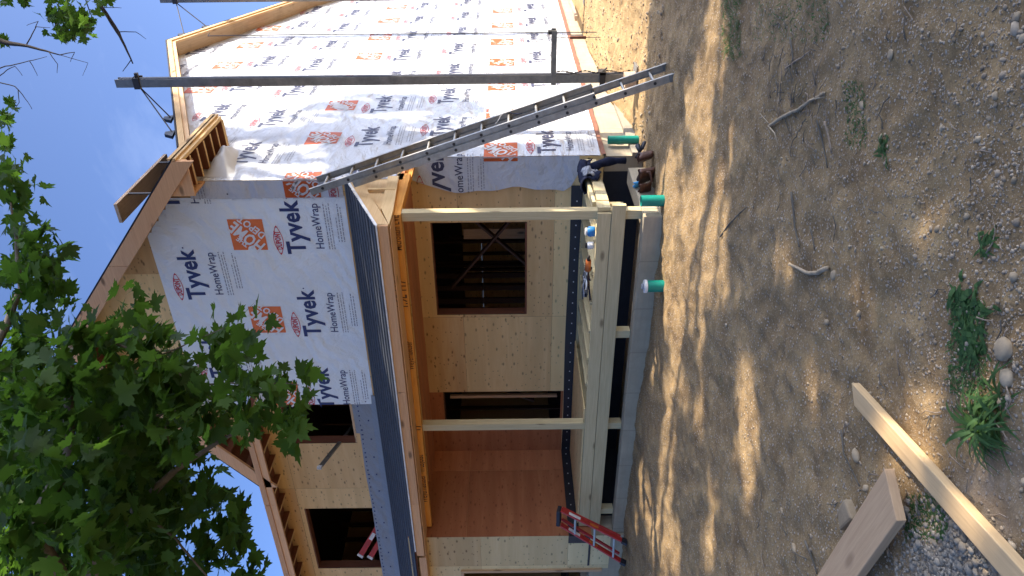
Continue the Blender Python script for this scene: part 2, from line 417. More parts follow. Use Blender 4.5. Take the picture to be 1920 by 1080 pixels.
def gz(x, y): return float(ground_z(x, y))

# ------------------------------------------------------------------ print on the house wrap
_tc = {}
def text_geo(s, bold=0.0):
    k = (s, bold)
    if k in _tc: return _tc[k]
    cu = bpy.data.curves.new('t', 'FONT'); cu.body = s; cu.size = 1; cu.offset = bold; cu.resolution_u = 2; cu.space_character = 1.04 if bold > .02 else 1
    o = bpy.data.objects.new('t', cu); COL.objects.link(o); bpy.context.view_layer.update()
    me = bpy.data.meshes.new_from_object(o.evaluated_get(bpy.context.evaluated_depsgraph_get()))
    vs = np.array([v.co[:2] for v in me.vertices]); fs = [list(p.vertices) for p in me.polygons]
    bpy.data.objects.remove(o); bpy.data.curves.remove(cu); bpy.data.meshes.remove(me)
    w = vs[:, 0].max() - vs[:, 0].min(); vs[:, 0] -= vs[:, 0].min()
    _tc[k] = (vs, fs, w); return _tc[k]
class Sheet:
    """printed sheet: st(s,z)->world point; clip(s,z) keeps print on the sheet"""
    def __init__(s, mb, st, clip, eps): s.mb, s.st, s.clip, s.eps = mb, st, clip, eps
    def tri(s, P, mi):
        c = np.mean(P, 0)
        if not s.clip(c[0], c[1]): return
        s.mb.face([s.st(p[0], p[1], s.eps if mi != 5 else s.eps * 1.8) for p in P], [tuple(p) for p in P], .5, mi)
    def text(s, t, x, z, width, mi, bold=0, hscale=1, ang=0, org=None):
        vs, fs, w = text_geo(t, bold); k = width / w
        V = vs * [k, k * hscale]
        if ang:
            c, sn = cos(ang), sin(ang); V = np.stack([V[:, 0] * c - V[:, 1] * sn, V[:, 0] * sn + V[:, 1] * c], 1)
        V = V + [x, z]
        for f in fs: s.tri(V[f], mi)
    def rect(s, x0, z0, x1, z1, mi, n=1):
        for i in range(n):
            a = x0 + (x1 - x0) * i / n; b = x0 + (x1 - x0) * (i + 1) / n
            s.tri(np.array([(a, z0), (b, z0), (b, z1), (a, z1)]), mi)
    def square_logo(s, cx, cz):
        h = .205; s.rect(cx - h, cz - h, cx + h, cz + h, 3, 10)
        a = radians(45); c, sn = cos(a), sin(a)
        for t, along, off, wd, hs in (('THE', -.085, .085, .15, 1.25), ('HOME', -.225, -.04, .44, 1.45), ('DEPOT', -.15, -.16, .35, 1.2)):
            x = cx + along * c - off * sn; z = cz + along * sn + off * c
            s.text(t, x, z, wd, 5, .03, hs, a)
    def block(s, x0, zc):
        s.text('Tyvek', x0, zc - .085, .72, 1, .028, 1.12); s.text('.', x0 + .73, zc + .02, .02, 1)
        s.text('HomeWrap', x0 + .07, zc - .315, .60, 1, .006, 1.12)
        cx, cz = x0 + .19, zc + .215
        s.text('DUPONT', cx - .125, cz - .028, .25, 2, .035, 1.6)
        for sg in (1, -1):
            P = [(cx - .185 + .37 * i / 14, cz + sg * (.012 + .045 * sin(pi * i / 14))) for i in range(15)]
            for i in range(14):
                s.tri(np.array([P[i], P[i + 1], (P[i + 1][0], P[i + 1][1] - sg * .008), (P[i][0], P[i][1] - sg * .008)]), 2)
        for sg in (1, -1): s.tri(np.array([(cx + sg * .20, cz), (cx + sg * .172, cz + .02), (cx + sg * .172, cz - .02)]), 2)
        r = random.Random(int(x0 * 100) + int(zc * 977))
        for k, (dz, w, hh) in enumerate(((-.385, .62, .012), (-.415, .58, .010), (-.445, .62, .010), (-.51, .34, .009), (-.545, .5, .012), (-.575, .46, .010))):
            x = x0 + (.06 if k < 3 else .16)
            e = x + w
            while x < e:
                L = r.uniform(.012, .05); s.rect(x, zc + dz, min(x + L, e), zc + dz + hh, 4); x += L + .012
WM = ['wrapf', 'ink', 'inkred', 'inkor', 'inkgr', 'inkw']

# ------------------------------------------------------------------ the house
H = thing('unfinished_house', 'two storey house under construction, wrapped in white printed housewrap above a bare plywood porch', 'house', (0, 0, 0))
YU = -0.62; XG = -4.892; YG = -1.64; ZT = 2.9
RX, RZ, GS = -2.05, 7.27, .82                                        # front gable ridge
def gable_z(x): return RZ - GS * abs(x - RX)
def main_z(y): return 5.595 + .413 * y if y < 4.52 else 5.595 + .413 * (9.04 - y)
def wall_cells(mb, x0, x1, z0, z1, holes, mk, sheet=(2.44, 1.22), off=(0, 0)):
    """rectangular wall split in sheets, minus holes; mk(a,b,c,d)->4 world pts"""
    xs = {x0, x1}; zs = {z0, z1}
    for h in holes: xs |= {h[0], h[1]}; zs |= {h[2], h[3]}
    k = math.ceil((x0 - off[0]) / sheet[0]); 
    while off[0] + k * sheet[0] < x1: xs.add(off[0] + k * sheet[0]); k += 1
    k = math.ceil((z0 - off[1]) / sheet[1])
    while off[1] + k * sheet[1] < z1: zs.add(off[1] + k * sheet[1]); k += 1
    xs = sorted(x for x in xs if x0 <= x <= x1); zs = sorted(z for z in zs if z0 <= z <= z1)
    g = .0025
    for a, b in zip(xs, xs[1:]):
        for c, d in zip(zs, zs[1:]):
            mx, mz = (a + b) / 2, (c + d) / 2
            if any(h[0] < mx < h[1] and h[2] < mz < h[3] for h in holes): continue
            si, sj = floor((mx - off[0]) / sheet[0]), floor((mz - off[1]) / sheet[1])
            rr = random.Random(si * 91 + sj * 57 + 3); tn = rr.random(); ou = rr.random() * 30
            ga = g if min(abs((a - off[0]) / sheet[0] % 1), 1 - abs((a - off[0]) / sheet[0] % 1)) < 1e-4 else 0
            gc = g if min(abs((c - off[1]) / sheet[1] % 1), 1 - abs((c - off[1]) / sheet[1] % 1)) < 1e-4 else 0
            mb.face(mk(a + ga, b, c + gc, d), [(a + ou, c + ou), (b + ou, c + ou), (b + ou, d + ou), (a + ou, d + ou)], tn)
fr = lambda y: (lambda a, b, c, d: [(a, y, c), (b, y, c), (b, y, d), (a, y, d)])
def frx(x): return lambda a, b, c, d: [(x, a, c), (x, b, c), (x, b, d), (x, a, d)]

# lower front wall, y = 0
WIN = (-2.305, -.88, 1.43, 2.66); DOOR = (-4.40, -3.69, .92, 2.66)
mb = MB(); wall_cells(mb, XG, 0, .5, 3.1, [WIN, DOOR], fr(0), off=(-2.35, 1.08)); mb.build('lower_wall_sheathing', 'ply', H)
mb = MB(); wall_cells(mb, XG + .002, -3.69, .885, 3.0, [DOOR], fr(-.004), (3, 4), (-6, 0)); mb.build('sheathing_patch', 'ply_red', H)['label'] = 'reddish plywood beside the doorway'
# porch end wall (garage side), x = XG
mb = MB(); wall_cells(mb, YG, 0, .5, 3.1, [], frx(XG), (1.22, 1.55), (-1.64, .745)); mb.build('porch_end_wall', 'ply_red', H)['label'] = 'dark reddish plywood wall closing the porch'
# garage front
mb = MB(); wall_cells(mb, -9.5, XG, .3, 3.1, [(-8.5, -5.60, .3, 2.36)], fr(YG), (1.22, 1.22), (-4.3, .885)); mb.build('garage_front_wall', 'ply_pale', H)['label'] = 'pale plywood wall beside the garage opening'
mb = MB(); mb.box((XG - .14, YG - .012, .585), (XG + .006, YG - .003, .884)); mb.box((-5.53, YG - .006, .57), (-5.04, YG - .002, .60)); mb.build('corner_flashing', 'black', H)
mb = MB(); mb.box((-5.64, YG - .03, .39), (-5.60, YG + .10, 2.40)); mb.box((-8.5, YG - .03, 2.36), (-5.641, YG + .10, 2.40)); mb.build('garage_opening_trim', 'pine', H)
# upper front wall, y = YU
W2 = (-4.09, -3.345, 3.87, 4.85); W1 = (-6.90, -5.46, 3.70, 4.85)
mb = MB(); wall_cells(mb, -9.5, 0, 2.9, 5.17, [W1, W2], fr(YU), (2.44, 1.22), (-5.02, 3.70))
mb.build('upper_wall_sheathing', 'ply', H)
mb = MB()
for x0, x1 in ((-4.54, -2.44), (-2.44, -1.22), (-1.22, .0)):
    a, b = x0, x1
    pts = [(a, 5.17), (b, 5.17), (b, gable_z(b) - .05)] + ([(RX, RZ - .05)] if a < RX < b else []) + [(a, gable_z(a) - .05)]
    if x0 == -4.54: pts = [(a, 5.17), (b, 5.17), (b, gable_z(b) - .05), (a, gable_z(a) - .02)]
    if a < RX < b: pts = [(a, 5.17), (b, 5.17), (b, gable_z(b) - .05), (RX, RZ - .05), (a, gable_z(a) - .05)]
    mb.face([(p[0], YU, p[1]) for p in pts], [(p[0] * 1.0 + x0 * 3, p[1] + x0) for p in pts])
mb.build('gable_sheathing', 'ply', H)
mb = MB(); mb.box((-9.5, YU, 2.86), (0, -.001, 2.9)); mb.build('overhang_soffit', 'ply_red', H)
# side wall, back wall, far wall
mb = MB(); ys = [YU] + list(np.arange(.6, 9.6, 1.22)) + [9.66]
for a, b in zip(ys, ys[1:]):
    z0 = ZT if b <= 0 else .5
    if a < 0 < b:
        mb.face([(0, a, ZT), (0, 0, ZT), (0, 0, main_z(0) - .1), (0, a, main_z(a) - .1)]); mb.face([(0, 0, .5), (0, b, .5), (0, b, main_z(b) - .1), (0, 0, main_z(0) - .1)]); continue
    p = [(0, a, z0), (0, b, z0), (0, b, main_z(b) - .1)] + ([(0, 4.52, main_z(4.52) - .1)] if a < 4.52 < b else []) + [(0, a, main_z(a) - .1)]
    mb.poly(p, axes=(1, 2))
mb.build('side_wall_sheathing', 'ply', H)
mb = MB(); wall_cells(mb, -9.5, 0, .3, 5.2, [(-1.9, -1.84, 1.0, 2.5), (-1.2, -1.15, .9, 2.5), (-2.4, -2.35, .8, 2.6)], fr(9.6)); mb.face([(-9.5, YG, .3), (-9.5, 9.6, .3), (-9.5, 9.6, 5.3), (-9.5, 4.52, 7.3), (-9.5, YU, 5.3), (-9.5, YG, 3.3)]); mb.build('rear_wall_sheathing', 'ply', H)

# foundation and sill
mb = MB(); mb.prism([(0.0, .0), (9.66, .0), (9.66, .49), (0, .49)], 0, -.2, .0)
mb.prism([(-9.5, -.3), (XG + .002, -.3), (XG + .002, .569), (-9.5, .569)], 1, YG + .001, YG + .2)
mb.box((XG - .2, YG + .2, -.3), (XG - .002, 0, .498)); mb.build('foundation_wall', 'conc', H, weld=True)
mb = MB(); mb.box((XG, .002, -.3), (-.201, .2, .498)); mb.box((XG + .002, -1.3, -.3), (XG + .01, -.001, .45)); mb.build('shade_dark_wall', 'dark', H)  # foundation faces under the deck, coloured near-black for the shade there
mb = MB(); mb.prism([(-.02, -.3), (9.8, -.3), (9.8, .20), (2.2, .165), (-.02, .165)], 0, .0, .05); mb.build('footing', 'concd', H)
mb = MB(); yy = 0
rr = random.Random(4); pts = []
for i in range(60):
    y = i * .165
    pts.append((y, .485 + rr.uniform(-.006, .006), .545 + rr.uniform(-.014, .014)))
for a, b in zip(pts, pts[1:]):
    mb.face([(.03, a[0], a[1]), (.03, b[0], b[1]), (.018, b[0], b[2]), (.018, a[0], a[2])], [(a[0], 0), (b[0], 0), (b[0], .05), (a[0], .05)], .3)
    mb.face([(-.1, a[0], a[1]), (-.1, b[0], b[1]), (.03, b[0], b[1]), (.03, a[0], a[1])], None, .3)
mb.build('sill_seal', 'rust', H)['label'] = 'ragged brown sill board under the housewrap'
mb = MB()
mb.box((-4.88, -1.60, -.3), (-.001, -1.42, .272)); mb.box((-.2, -1.419, -.3), (-.001, -.35, .262)); mb.build('porch_foundation', 'conc', H, bevel=.008)

# house wrap, front sheet
def wrap_front():
    mb = MB(); y = YU - .008
    rx = [-3.345, -.2]
    def top(x): return 5.94 if x < -.69 else 5.94 - (x + .69) * .80
    xs = list(np.linspace(-3.345, -.19, 64))
    def yy(x, z): return y - .012 * (vnoise(np.array(x * 2.2), np.array(z * 1.7), 3) ** 2) - .02 * max(0, (x - (-.5)) / .5) * (1 if z > 5.2 else 0)
    zs = list(np.linspace(3.545, 5.94, 40))
    for a, b in zip(xs, xs[1:]):
        tb, ta = top(b), top(a)
        for c, d in zip(zs, zs[1:]):
            if c >= min(ta, tb): continue
            da, db = min(d, ta), min(d, tb)
            mb.face([(a, float(yy(a, c)), c), (b, float(yy(b, c)), c), (b, float(yy(b, db)), db), (a, float(yy(a, da)), da)], [(a, c), (b, c), (b, db), (a, da)], .5)
    mb.face([(-3.345, y, 3.545), (-3.345, y, 3.82), (-3.36, y, 3.82), (-3.19, y, 3.535)][::-1], None, .5)
    clip = lambda s, z: -3.34 < s < -.2 and 3.55 < z < top(s) - .01
    sh = Sheet(mb, lambda s, z, e: (s, float(yy(s, z)) - e, z), clip, .004)
    for k in range(-1, 3): sh.square_logo(-.68 - 1.23 * k, 4.75)
    for k in range(-1, 3):
        sh.block(-.95 - 1.23 * k, 4.185); sh.block(-1.59 - 1.26 * (k), 5.535)
    return mb
wf = wrap_front().build('front_house_wrap', WM, H, weld=False)
# a second layer at the left edge of the front sheet
mb = MB(); y = YU - .004
mb.face([(-3.90, y, 3.60), (-3.10, y, 3.56), (-3.10, y, 3.86), (-3.90, y, 3.86)], [(0, 0), (1, 0), (1, .4), (0, .4)]); mb.build('lapped_wrap_edge', 'bluestrip', H)
# underlayment strip above the porch roof
mb = MB(); xs = np.linspace(-9.5, -3.18, 50)
for a, b in zip(xs, xs[1:]):
    za, zb = 3.80 + .02 * vnoise(np.array(a * 1.5), np.array(0.)), 3.80 + .02 * vnoise(np.array(b * 1.5), np.array(0.))
    mb.face([(a, YU - .05, 3.50), (b, YU - .05, 3.50), (b, YU - .006, 3.60), (a, YU - .006, 3.60)], [(a, 0), (b, 0), (b, .1), (a, .1)], .5)
    mb.face([(a, YU - .006, 3.60), (b, YU - .006, 3.60), (b, YU - .007, float(zb)), (a, YU - .007, float(za))], [(a, .1), (b, .1), (b, .35), (a, .35)], .5)
us = mb.build('underlayment_strip', 'bluestrip', H)
mb = MB()
for i in range(70):
    x = -3.3 - i * .089; mb.box((x - .009, YU - .014, 3.77 + random.uniform(-.01, .01)), (x + .009, YU - .0065, 3.788))
    if i % 4 == 0: mb.box((x - .009, YU - .016, 3.65), (x + .009, YU - .0065, 3.668))
o_ = mb.build('cap_nails', 'ink', us); o_['kind'] = 'stuff'

# house wrap, side sheet: side wall, wrapped round the upper and the lower corner
def wrap_side():
    mb = MB(); E0 = .012
    def bulge(y, z): return .03 * float(vnoise(np.array(y * 1.1), np.array(z * 2.3), 8)) ** 2 + .010 * float(vnoise(np.array(y * 5.), np.array(z * 7.), 2))
    def pt(s, z, e):
        c = YU if z > ZT else 0.0
        if s >= c: return (E0 + bulge(s, z) * min(1, (s - c) * 3) + e, s, z)
        return (s - c + E0, c - E0 - .004 - e, z)
    ys = sorted(list(np.arange(YU, 9.6, .12)) + [0., 4.52, 9.66]); zs = sorted(list(np.arange(.545, 7.45, .12)) + [ZT])
    def inside(y, z): return (y >= YU if z > ZT - .001 else y >= -1e-6) and z < main_z(y) - .12
    for a, b in zip(ys, ys[1:]):
        for c, d in zip(zs, zs[1:]):
            if c < ZT - 1e-6 and b < 1e-6: continue
            ta, tb = main_z(a) - .13, main_z(b) - .13
            if c >= max(ta, tb): continue
            P = [(a, min(c, ta)), (b, min(c, tb)), (b, min(d, tb)), (a, min(d, ta))]
            dn = lambda s, z: pt(s, z, 0)
            mb.face([(dn(p[0], p[1])) for p in P], P, .5)
    # upper return onto the front, lower flap on the porch wall
    for c, d in zip(np.linspace(3.55, 5.3, 16), np.linspace(3.55, 5.3, 16)[1:]):
        if c < ZT: continue
        mb.face([(-.205, YU - .026, c), (E0, YU - .018, c), (E0, YU - .018, d), (-.205 + .01 * sin(c * 9), YU - .026, d)], [(-.2 + YU, c), (YU, c), (YU, d), (-.2 + YU, d)], .5)
    zz = np.linspace(.80, 2.86, 24)
    ed = lambda z: -.415 + .03 * sin(z * 5.1) + .015 * sin(z * 13) - (.0 if z > 1.0 else .0) + (.13 * (z - 2.55) / .3 if z > 2.55 else 0) + (.25 * (.93 - z) / .13 if z < .93 else 0)
    yl = lambda s, z: -.016 - .03 * (s / -.41) * (.4 + .6 * float(vnoise(np.array(z * 2.), np.array(0.), 4)))
    for c, d in zip(zz, zz[1:]):
        for i in range(5):
            f0, f1 = i / 5, (i + 1) / 5
            mb.face([(ed(c) * f1, yl(ed(c) * f1, c), c), (ed(c) * f0 + (E0 if i == 0 else 0), yl(ed(c) * f0, c), c), (ed(d) * f0 + (E0 if i == 0 else 0), yl(ed(d) * f0, d), d), (ed(d) * f1, yl(ed(d) * f1, d), d)],
                    [(ed(c) * f1, c), (ed(c) * f0, c), (ed(d) * f0, d), (ed(d) * f1, d)], .5)
    sside = Sheet(mb, pt, lambda s, z: (s > YU + .005 if z > ZT else s > .005) and .57 < z < main_z(s) - .16 and s < 9.6, .004)
    sflap = Sheet(mb, lambda s, z, e: (s, yl(s, z) - e, z), lambda s, z: z < 2.85 and ed(z) + .01 < s < .005, .004)
    sup = Sheet(mb, lambda s, z, e: (s - YU, YU - .03 - e, z), lambda s, z: -.20 + YU < s <= YU + .005 and 3.56 < z < 5.29, .003)
    for k in range(-1, 8):
        for sh in (sside, sflap, sup):
            if sh is sflap and k > 0: continue
            if sh is sup and k > 0: continue
            sh.square_logo(.16 + 1.27 * k, 1.75); sh.square_logo(.61 + 1.262 * k, 4.01); sh.square_logo(.15 + 1.257 * k, 6.27)
            sh.block(.06 + 1.27 * k, 1.17); sh.block(-.60 + 1.262 * k, 2.53); sh.block(.31 + 1.262 * k, 3.44)
            sh.block(-.24 + 1.262 * k, 4.84); sh.block(.05 + 1.257 * k, 5.70); sh.block(-.45 + 1.257 * k, 7.09)
    return mb
M['ink2'] = flat('sun_offset_navy_ink', (.04, .045, .09), .5, .3, bump=0); M['inkred2'] = flat('sun_offset_red_ink', (.40, .06, .07), .5, .3, bump=0); M['inkor2'] = flat('sun_offset_orange_ink', (.46, .085, .012), .5, .3, bump=0)  # side print colours darkened to offset direct sun washing them out
M['inkgr2'] = flat('sun_offset_grey_ink', (.28, .29, .31), .5, .3, bump=0); M['inkw2'] = flat('sun_offset_white_print', (.56, .56, .55), .5, .3, bump=0)
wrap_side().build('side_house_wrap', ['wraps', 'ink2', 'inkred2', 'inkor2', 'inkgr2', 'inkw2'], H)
# loose wrap bunched at the corner under the overhang and the eave
mb = MB(); n = 16
for i in range(n):
    for j in range(n):
        def Q(i, j):
            u, v = i / n, j / n; y = -.55 + u * .85; z = 5.16 - v * .42 * (1 - .5 * u)
            x = .02 + .16 * sin(pi * min(1, v * 1.1)) * sin(pi * u) + .09 * (float(fbm(np.array(u * 4.), np.array(v * 3. + u * 2), 1.6, 3, 5)) - .4) * sin(pi * u)
            return (x, y, z)
        mb.face([Q(i, j), Q(i + 1, j), Q(i + 1, j + 1), Q(i, j + 1)], [(i / n, j / n)] * 4, .5)
mb.build('loose_wrap', 'wraps', H, smooth=True)['label'] = 'crumpled wrap bulging under the side eave'

# black flashing along the foot of the porch walls
mb = MB(); xs = np.linspace(XG + .012, -.38, 40)
zb = lambda x: .745 + .006 * sin(x * 3); zt = lambda x: .884 + .006 * sin(x * 2.1 + 1)
for a, b in zip(xs, xs[1:]): mb.face([(a, -.010, zb(a)), (b, -.010, zb(b)), (b, -.010, zt(b)), (a, -.010, zt(a))])
ys = np.linspace(YG - .005, -.01, 12)
for a, b in zip(ys, ys[1:]): mb.face([(XG + .012, a, .735), (XG + .012, b, .742), (XG + .012, b, .885), (XG + .012, a, .885)])
fl = mb.build('black_flashing', 'black', H)
mb = MB()
for i in range(26): 
    x = -.6 - i * .17; mb.box((x, -.014, .80), (x + .014, -.0105, .814))
for i in range(8): mb.box((XG + .0125, -.1 - i * .2, .81), (XG + .017, -.114 - i * .2, .824))
o_ = mb.build('cap_nails', 'white', fl); o_['kind'] = 'stuff'

# windows and doors: frames of studs
def opening(name, h, y, mat='darkstud', d=.14, sill=True):
    mb = MB(); t = .04
    mb.box((h[0] - .001, y + .012, h[2]), (h[0] + .012, y + d, h[3])); mb.box((h[1] - .012, y + .012, h[2]), (h[1] + .001, y + d, h[3]))
    mb.box((h[0] + .0121, y + .012, h[3] - .014), (h[1] - .0121, y + d, h[3]))
    if sill: mb.box((h[0] + .0121, y - .003, h[2] - .002), (h[1] - .0121, y + d, h[2] + .022), 1)
    return mb.build(name, [mat, 'pine' if sill == 2 else mat], H)
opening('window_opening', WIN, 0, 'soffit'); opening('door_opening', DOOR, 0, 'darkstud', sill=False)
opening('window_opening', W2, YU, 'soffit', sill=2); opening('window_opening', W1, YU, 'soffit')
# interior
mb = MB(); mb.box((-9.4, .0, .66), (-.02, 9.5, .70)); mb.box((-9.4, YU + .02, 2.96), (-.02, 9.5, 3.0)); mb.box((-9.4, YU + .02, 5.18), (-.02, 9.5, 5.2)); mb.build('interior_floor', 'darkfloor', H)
def stud(a, b, m='darkstud', nm='wall_stud'): MB().box(a, b).build(nm, m, H)
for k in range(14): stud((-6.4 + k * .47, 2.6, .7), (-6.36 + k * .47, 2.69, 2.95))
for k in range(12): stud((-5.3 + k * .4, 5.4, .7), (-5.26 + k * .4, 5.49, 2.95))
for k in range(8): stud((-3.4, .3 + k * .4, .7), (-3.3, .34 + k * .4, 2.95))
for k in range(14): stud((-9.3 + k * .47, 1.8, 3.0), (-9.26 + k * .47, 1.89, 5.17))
for p, q in (((-2.25, .55, 1.0), (-.9, .8, 2.5)), ((-2.3, .7, 2.5), (-.6, .6, 1.2)), ((-4.3, .5, 1.3), (-3.75, .5, 2.4))):
    MB().beam(p, q, .03, .09, (0, 1, 0)).build('interior_brace', 'darkstud', H)
stud((-1.95, 1.5, 1.25), (-1.78, 1.54, 2.35), 'fir', 'interior_post'); stud((-4.12, .35, .95), (-4.07, .39, 2.6), 'fir', 'interior_post'); stud((-3.9, .35, .95), (-3.86, .39, 2.6), 'fir', 'interior_post')

# ---- roofs
mb = MB()
def slab(mb, P, th):                                             # P: 4 pts of the top; solid with thickness th (down)
    P = [np.array(p, float) for p in P]; Q = [p - [0, 0, th] for p in P]
    uv = [(0, 0), (np.linalg.norm(P[1] - P[0]), 0), (np.linalg.norm(P[1] - P[0]), np.linalg.norm(P[3] - P[0])), (0, np.linalg.norm(P[3] - P[0]))]
    mb.face(P, uv); mb.face(Q[::-1], uv)
    for i in range(4):
        j = (i + 1) % 4; mb.face([P[i], Q[i], Q[j], P[j]], [(0, 0), (0, th), (.5, th), (.5, 0)])
slab(mb, [(-9.8, -1.0, main_z(-1.0)), (-4.5, -1.0, main_z(-1.0)), (-4.5, 4.52, main_z(4.52)), (-9.8, 4.52, main_z(4.52))], .02)
slab(mb, [(-4.499, -.3, main_z(-.3)), (.30, -.3, main_z(-.3)), (.30, 4.52, main_z(4.52)), (-4.499, 4.52, main_z(4.52))], .02)
slab(mb, [(.30, 9.95, main_z(9.95)), (-9.8, 9.95, main_z(9.95)), (-9.8, 4.52, main_z(4.52)), (.30, 4.52, main_z(4.52))], .02)
ye = .34
slab(mb, [(RX, -1.03, RZ), (.45, -1.03, gable_z(.45)), (.45, ye, gable_z(.45)), (RX, 3.9, RZ)], .02)
slab(mb, [(-4.55, -1.03, gable_z(-4.55)), (RX, -1.03, RZ), (RX, 3.9, RZ), (-4.55, ye, gable_z(-4.55))], .02)
mb.build('main_roof', 'dark', H)
# sheathing under the felt seen from below
mb = MB()
slab(mb, [(-9.8, -.98, main_z(-.98) - .022), (-4.5, -.98, main_z(-.98) - .022), (-4.5, 4.52, main_z(4.52) - .022), (-9.8, 4.52, main_z(4.52) - .022)], .015)
slab(mb, [(-4.499, -.3, main_z(-.3) - .022), (.28, -.3, main_z(-.3) - .022), (.28, 4.52, main_z(4.52) - .022), (-4.499, 4.52, main_z(4.52) - .022)], .015)
slab(mb, [(.28, 9.93, main_z(9.93) - .022), (-9.8, 9.93, main_z(9.93) - .022), (-9.8, 4.52, main_z(4.52) - .022), (.28, 4.52, main_z(4.52) - .022)], .015)
slab(mb, [(RX, -1.01, RZ - .022), (.43, -1.01, gable_z(.43) - .022), (.43, ye - .02, gable_z(.43) - .022), (RX, 3.9, RZ - .022)], .015)
slab(mb, [(-4.53, -1.01, gable_z(-4.53) - .022), (RX, -1.01, RZ - .022), (RX, 3.9, RZ - .022), (-4.53, ye, gable_z(-4.53) - .022)], .015)
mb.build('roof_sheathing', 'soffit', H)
# rake boards of the side gable (x = .3)
def rake_side(x, w, dz, m, name, y0=-.6):
    mb = MB()
    for (a, b) in ((y0, 4.515), (4.525, 9.9)):
        za, zb = main_z(a) - .03 - dz, main_z(b) - .03 - dz
        n = 3
        for k in range(n):
            p = a + (b - a) * k / n; q = a + (b - a) * (k + 1) / n - .004
            mb.prism([(p, main_z(p) - .028 - dz), (q, main_z(q) - .028 - dz), (q, main_z(q) - .028 - dz - w), (p, main_z(p) - .028 - dz - w)], 0, x - .035, x)
    return mb.build(name, m, H)
rake_side(.300, .075, 0, 'gold', 'side_rake_board'); rake_side(.275, .06, .077, 'pine', 'side_rake_subfascia')
for k in range(26):
    y = -.5 + k * .4
    pass
mb = MB()
for a, b in ((-.6, 4.5), (4.54, 9.7)): mb.prism([(a, main_z(a) - .10), (b, main_z(b) - .10), (b, main_z(b) - .155), (a, main_z(a) - .155)], 0, .02, .238)
mb.build('rake_soffit', 'weath', H)
# front gable rake boards
def rk(x0, x1, off, w, y0, y1):
    return [(x0, gable_z(x0) - off), (x1, gable_z(x1) - off), (x1, gable_z(x1) - off - w), (x0, gable_z(x0) - off - w)]
mb = MB(); c = 1 / cos(atan(GS))
for a, b in ((RX, -.86), (-.855, .42)): mb.prism(rk(a, b, .025, .175 * c, 0, 0), 1, -1.035, -1.0)
for a, b in ((-3.4, RX), (-4.53, -3.405)): mb.prism(rk(a, b, .025, .175 * c, 0, 0), 1, -1.035, -1.0)
mb.build('front_rake_board', 'fir', H)
mb = MB(); mb.prism([(.0, 5.08), (.42, 5.08), (.42, 5.245), (.0, gable_z(0) - .26)], 1, -.998, -.975); mb.box((0.0, -.97, 5.09), (.02, YU - .03, 5.45)); mb.build('eave_return_box', 'fir', H)
for sx in (0, 1):
    for k in range(8):
        f = k / 8; x = (RX + .25 + (0.0 - RX - .25) * f) if sx else (RX - .25 - 2.2 * f)
        MB().box((x - .019, -.999, gable_z(x) - .16), (x + .019, YU - .003, gable_z(x) - .07)).build('gable_lookout', 'soffit', H)
# side eave of the front gable
mb = MB(); mb.box((.385, -1.0, 5.135), (.425, ye, 5.245)); mb.box((.426, -1.03, 5.175), (.45, ye + .02, 5.262)); mb.box((0.02, ye - .04, 5.12), (.384, ye, 5.25)); mb.build('side_eave_fascia', 'gold', H)
for k in range(6): y = -.80 + k * .215; MB().box((0.045, y, 5.125), (.384, y + .03, 5.22)).box((0.045, y, 5.119), (.384, y + .03, 5.1245), 1).build('side_eave_lookout', ['soffit', 'gold'], H)  # lookout sides coloured dark for shade, bottom strip in plain wood tone
mb = MB(); mb.box((.0, -.97, 5.222), (.384, ye - .04, 5.235)); mb.build('side_eave_soffit', 'soffit', H)
# main front eave
mb = MB(); 
for a, b in ((-9.8, -7.2), (-7.195, -4.9), (-4.895, -3.4)):
    mb.box((a, -1.035, 5.065), (b, -1.0, 5.155), 0); mb.box((a + .01, -1.05, 5.157), (b, -1.0, 5.235))
mb.build('front_eave_fascia', 'fir', H)
for k in range(17): x = -9.6 + k * .405; MB().box((x, -.999, 5.079), (x + .038, YU - .003, 5.16)).box((x, -.999, 5.073), (x + .038, YU - .003, 5.0785), 1).build('eave_lookout', ['soffit', 'gold'], H)  # shade painted on the lookout sides, only bottom edges left light
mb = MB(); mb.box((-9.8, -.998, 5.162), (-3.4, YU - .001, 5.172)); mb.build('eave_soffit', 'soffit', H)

# ---- porch roof
PZ0, PZ1, PY0, PY1 = 3.53, 2.985, YU, -1.86
mb = MB(); nc = 10
for i in range(nc):
    a, b = i / nc, (i + 1) / nc
    y0, y1 = PY1 + (PY0 - PY1) * a, PY1 + (PY0 - PY1) * b; z0, z1 = PZ1 + (PZ0 - PZ1) * a, PZ1 + (PZ0 - PZ1) * b
    xe = .075 + random.uniform(-.006, .006)
    for (xa, xb) in zip(np.linspace(-9.6, xe, 12), np.linspace(-9.6, xe, 12)[1:]):
        L = math.dist((y0, z0), (y1, z1)); w = random.uniform(-.002, .002)
        mb.face([(xa, y0 - .006, z0 + .012 + w), (xb, y0 - .006, z0 + .012 + w), (xb, y1 + .01, z1 + .004), (xa, y1 + .01, z1 + .004)], [(xa, a * 1.37), (xb, a * 1.37), (xb, a * 1.37 + L), (xa, a * 1.37 + L)])
        mb.face([(xa, y0 - .006, z0 + .000), (xb, y0 - .006, z0 + .000), (xb, y0 - .006, z0 + .012 + w), (xa, y0 - .006, z0 + .012 + w)], [(xa, 0), (xb, 0), (xb, .01), (xa, .01)])
mb.build('porch_shingles', 'shingle', H)
mb = MB(); slab(mb, [(-9.6, PY1 + .02, PZ1 - .004), (.06, PY1 + .02, PZ1 - .004), (.06, PY0, PZ0 - .004), (-9.6, PY0, PZ0 - .004)], .015); mb.build('porch_roof_sheathing', 'soffit', H)
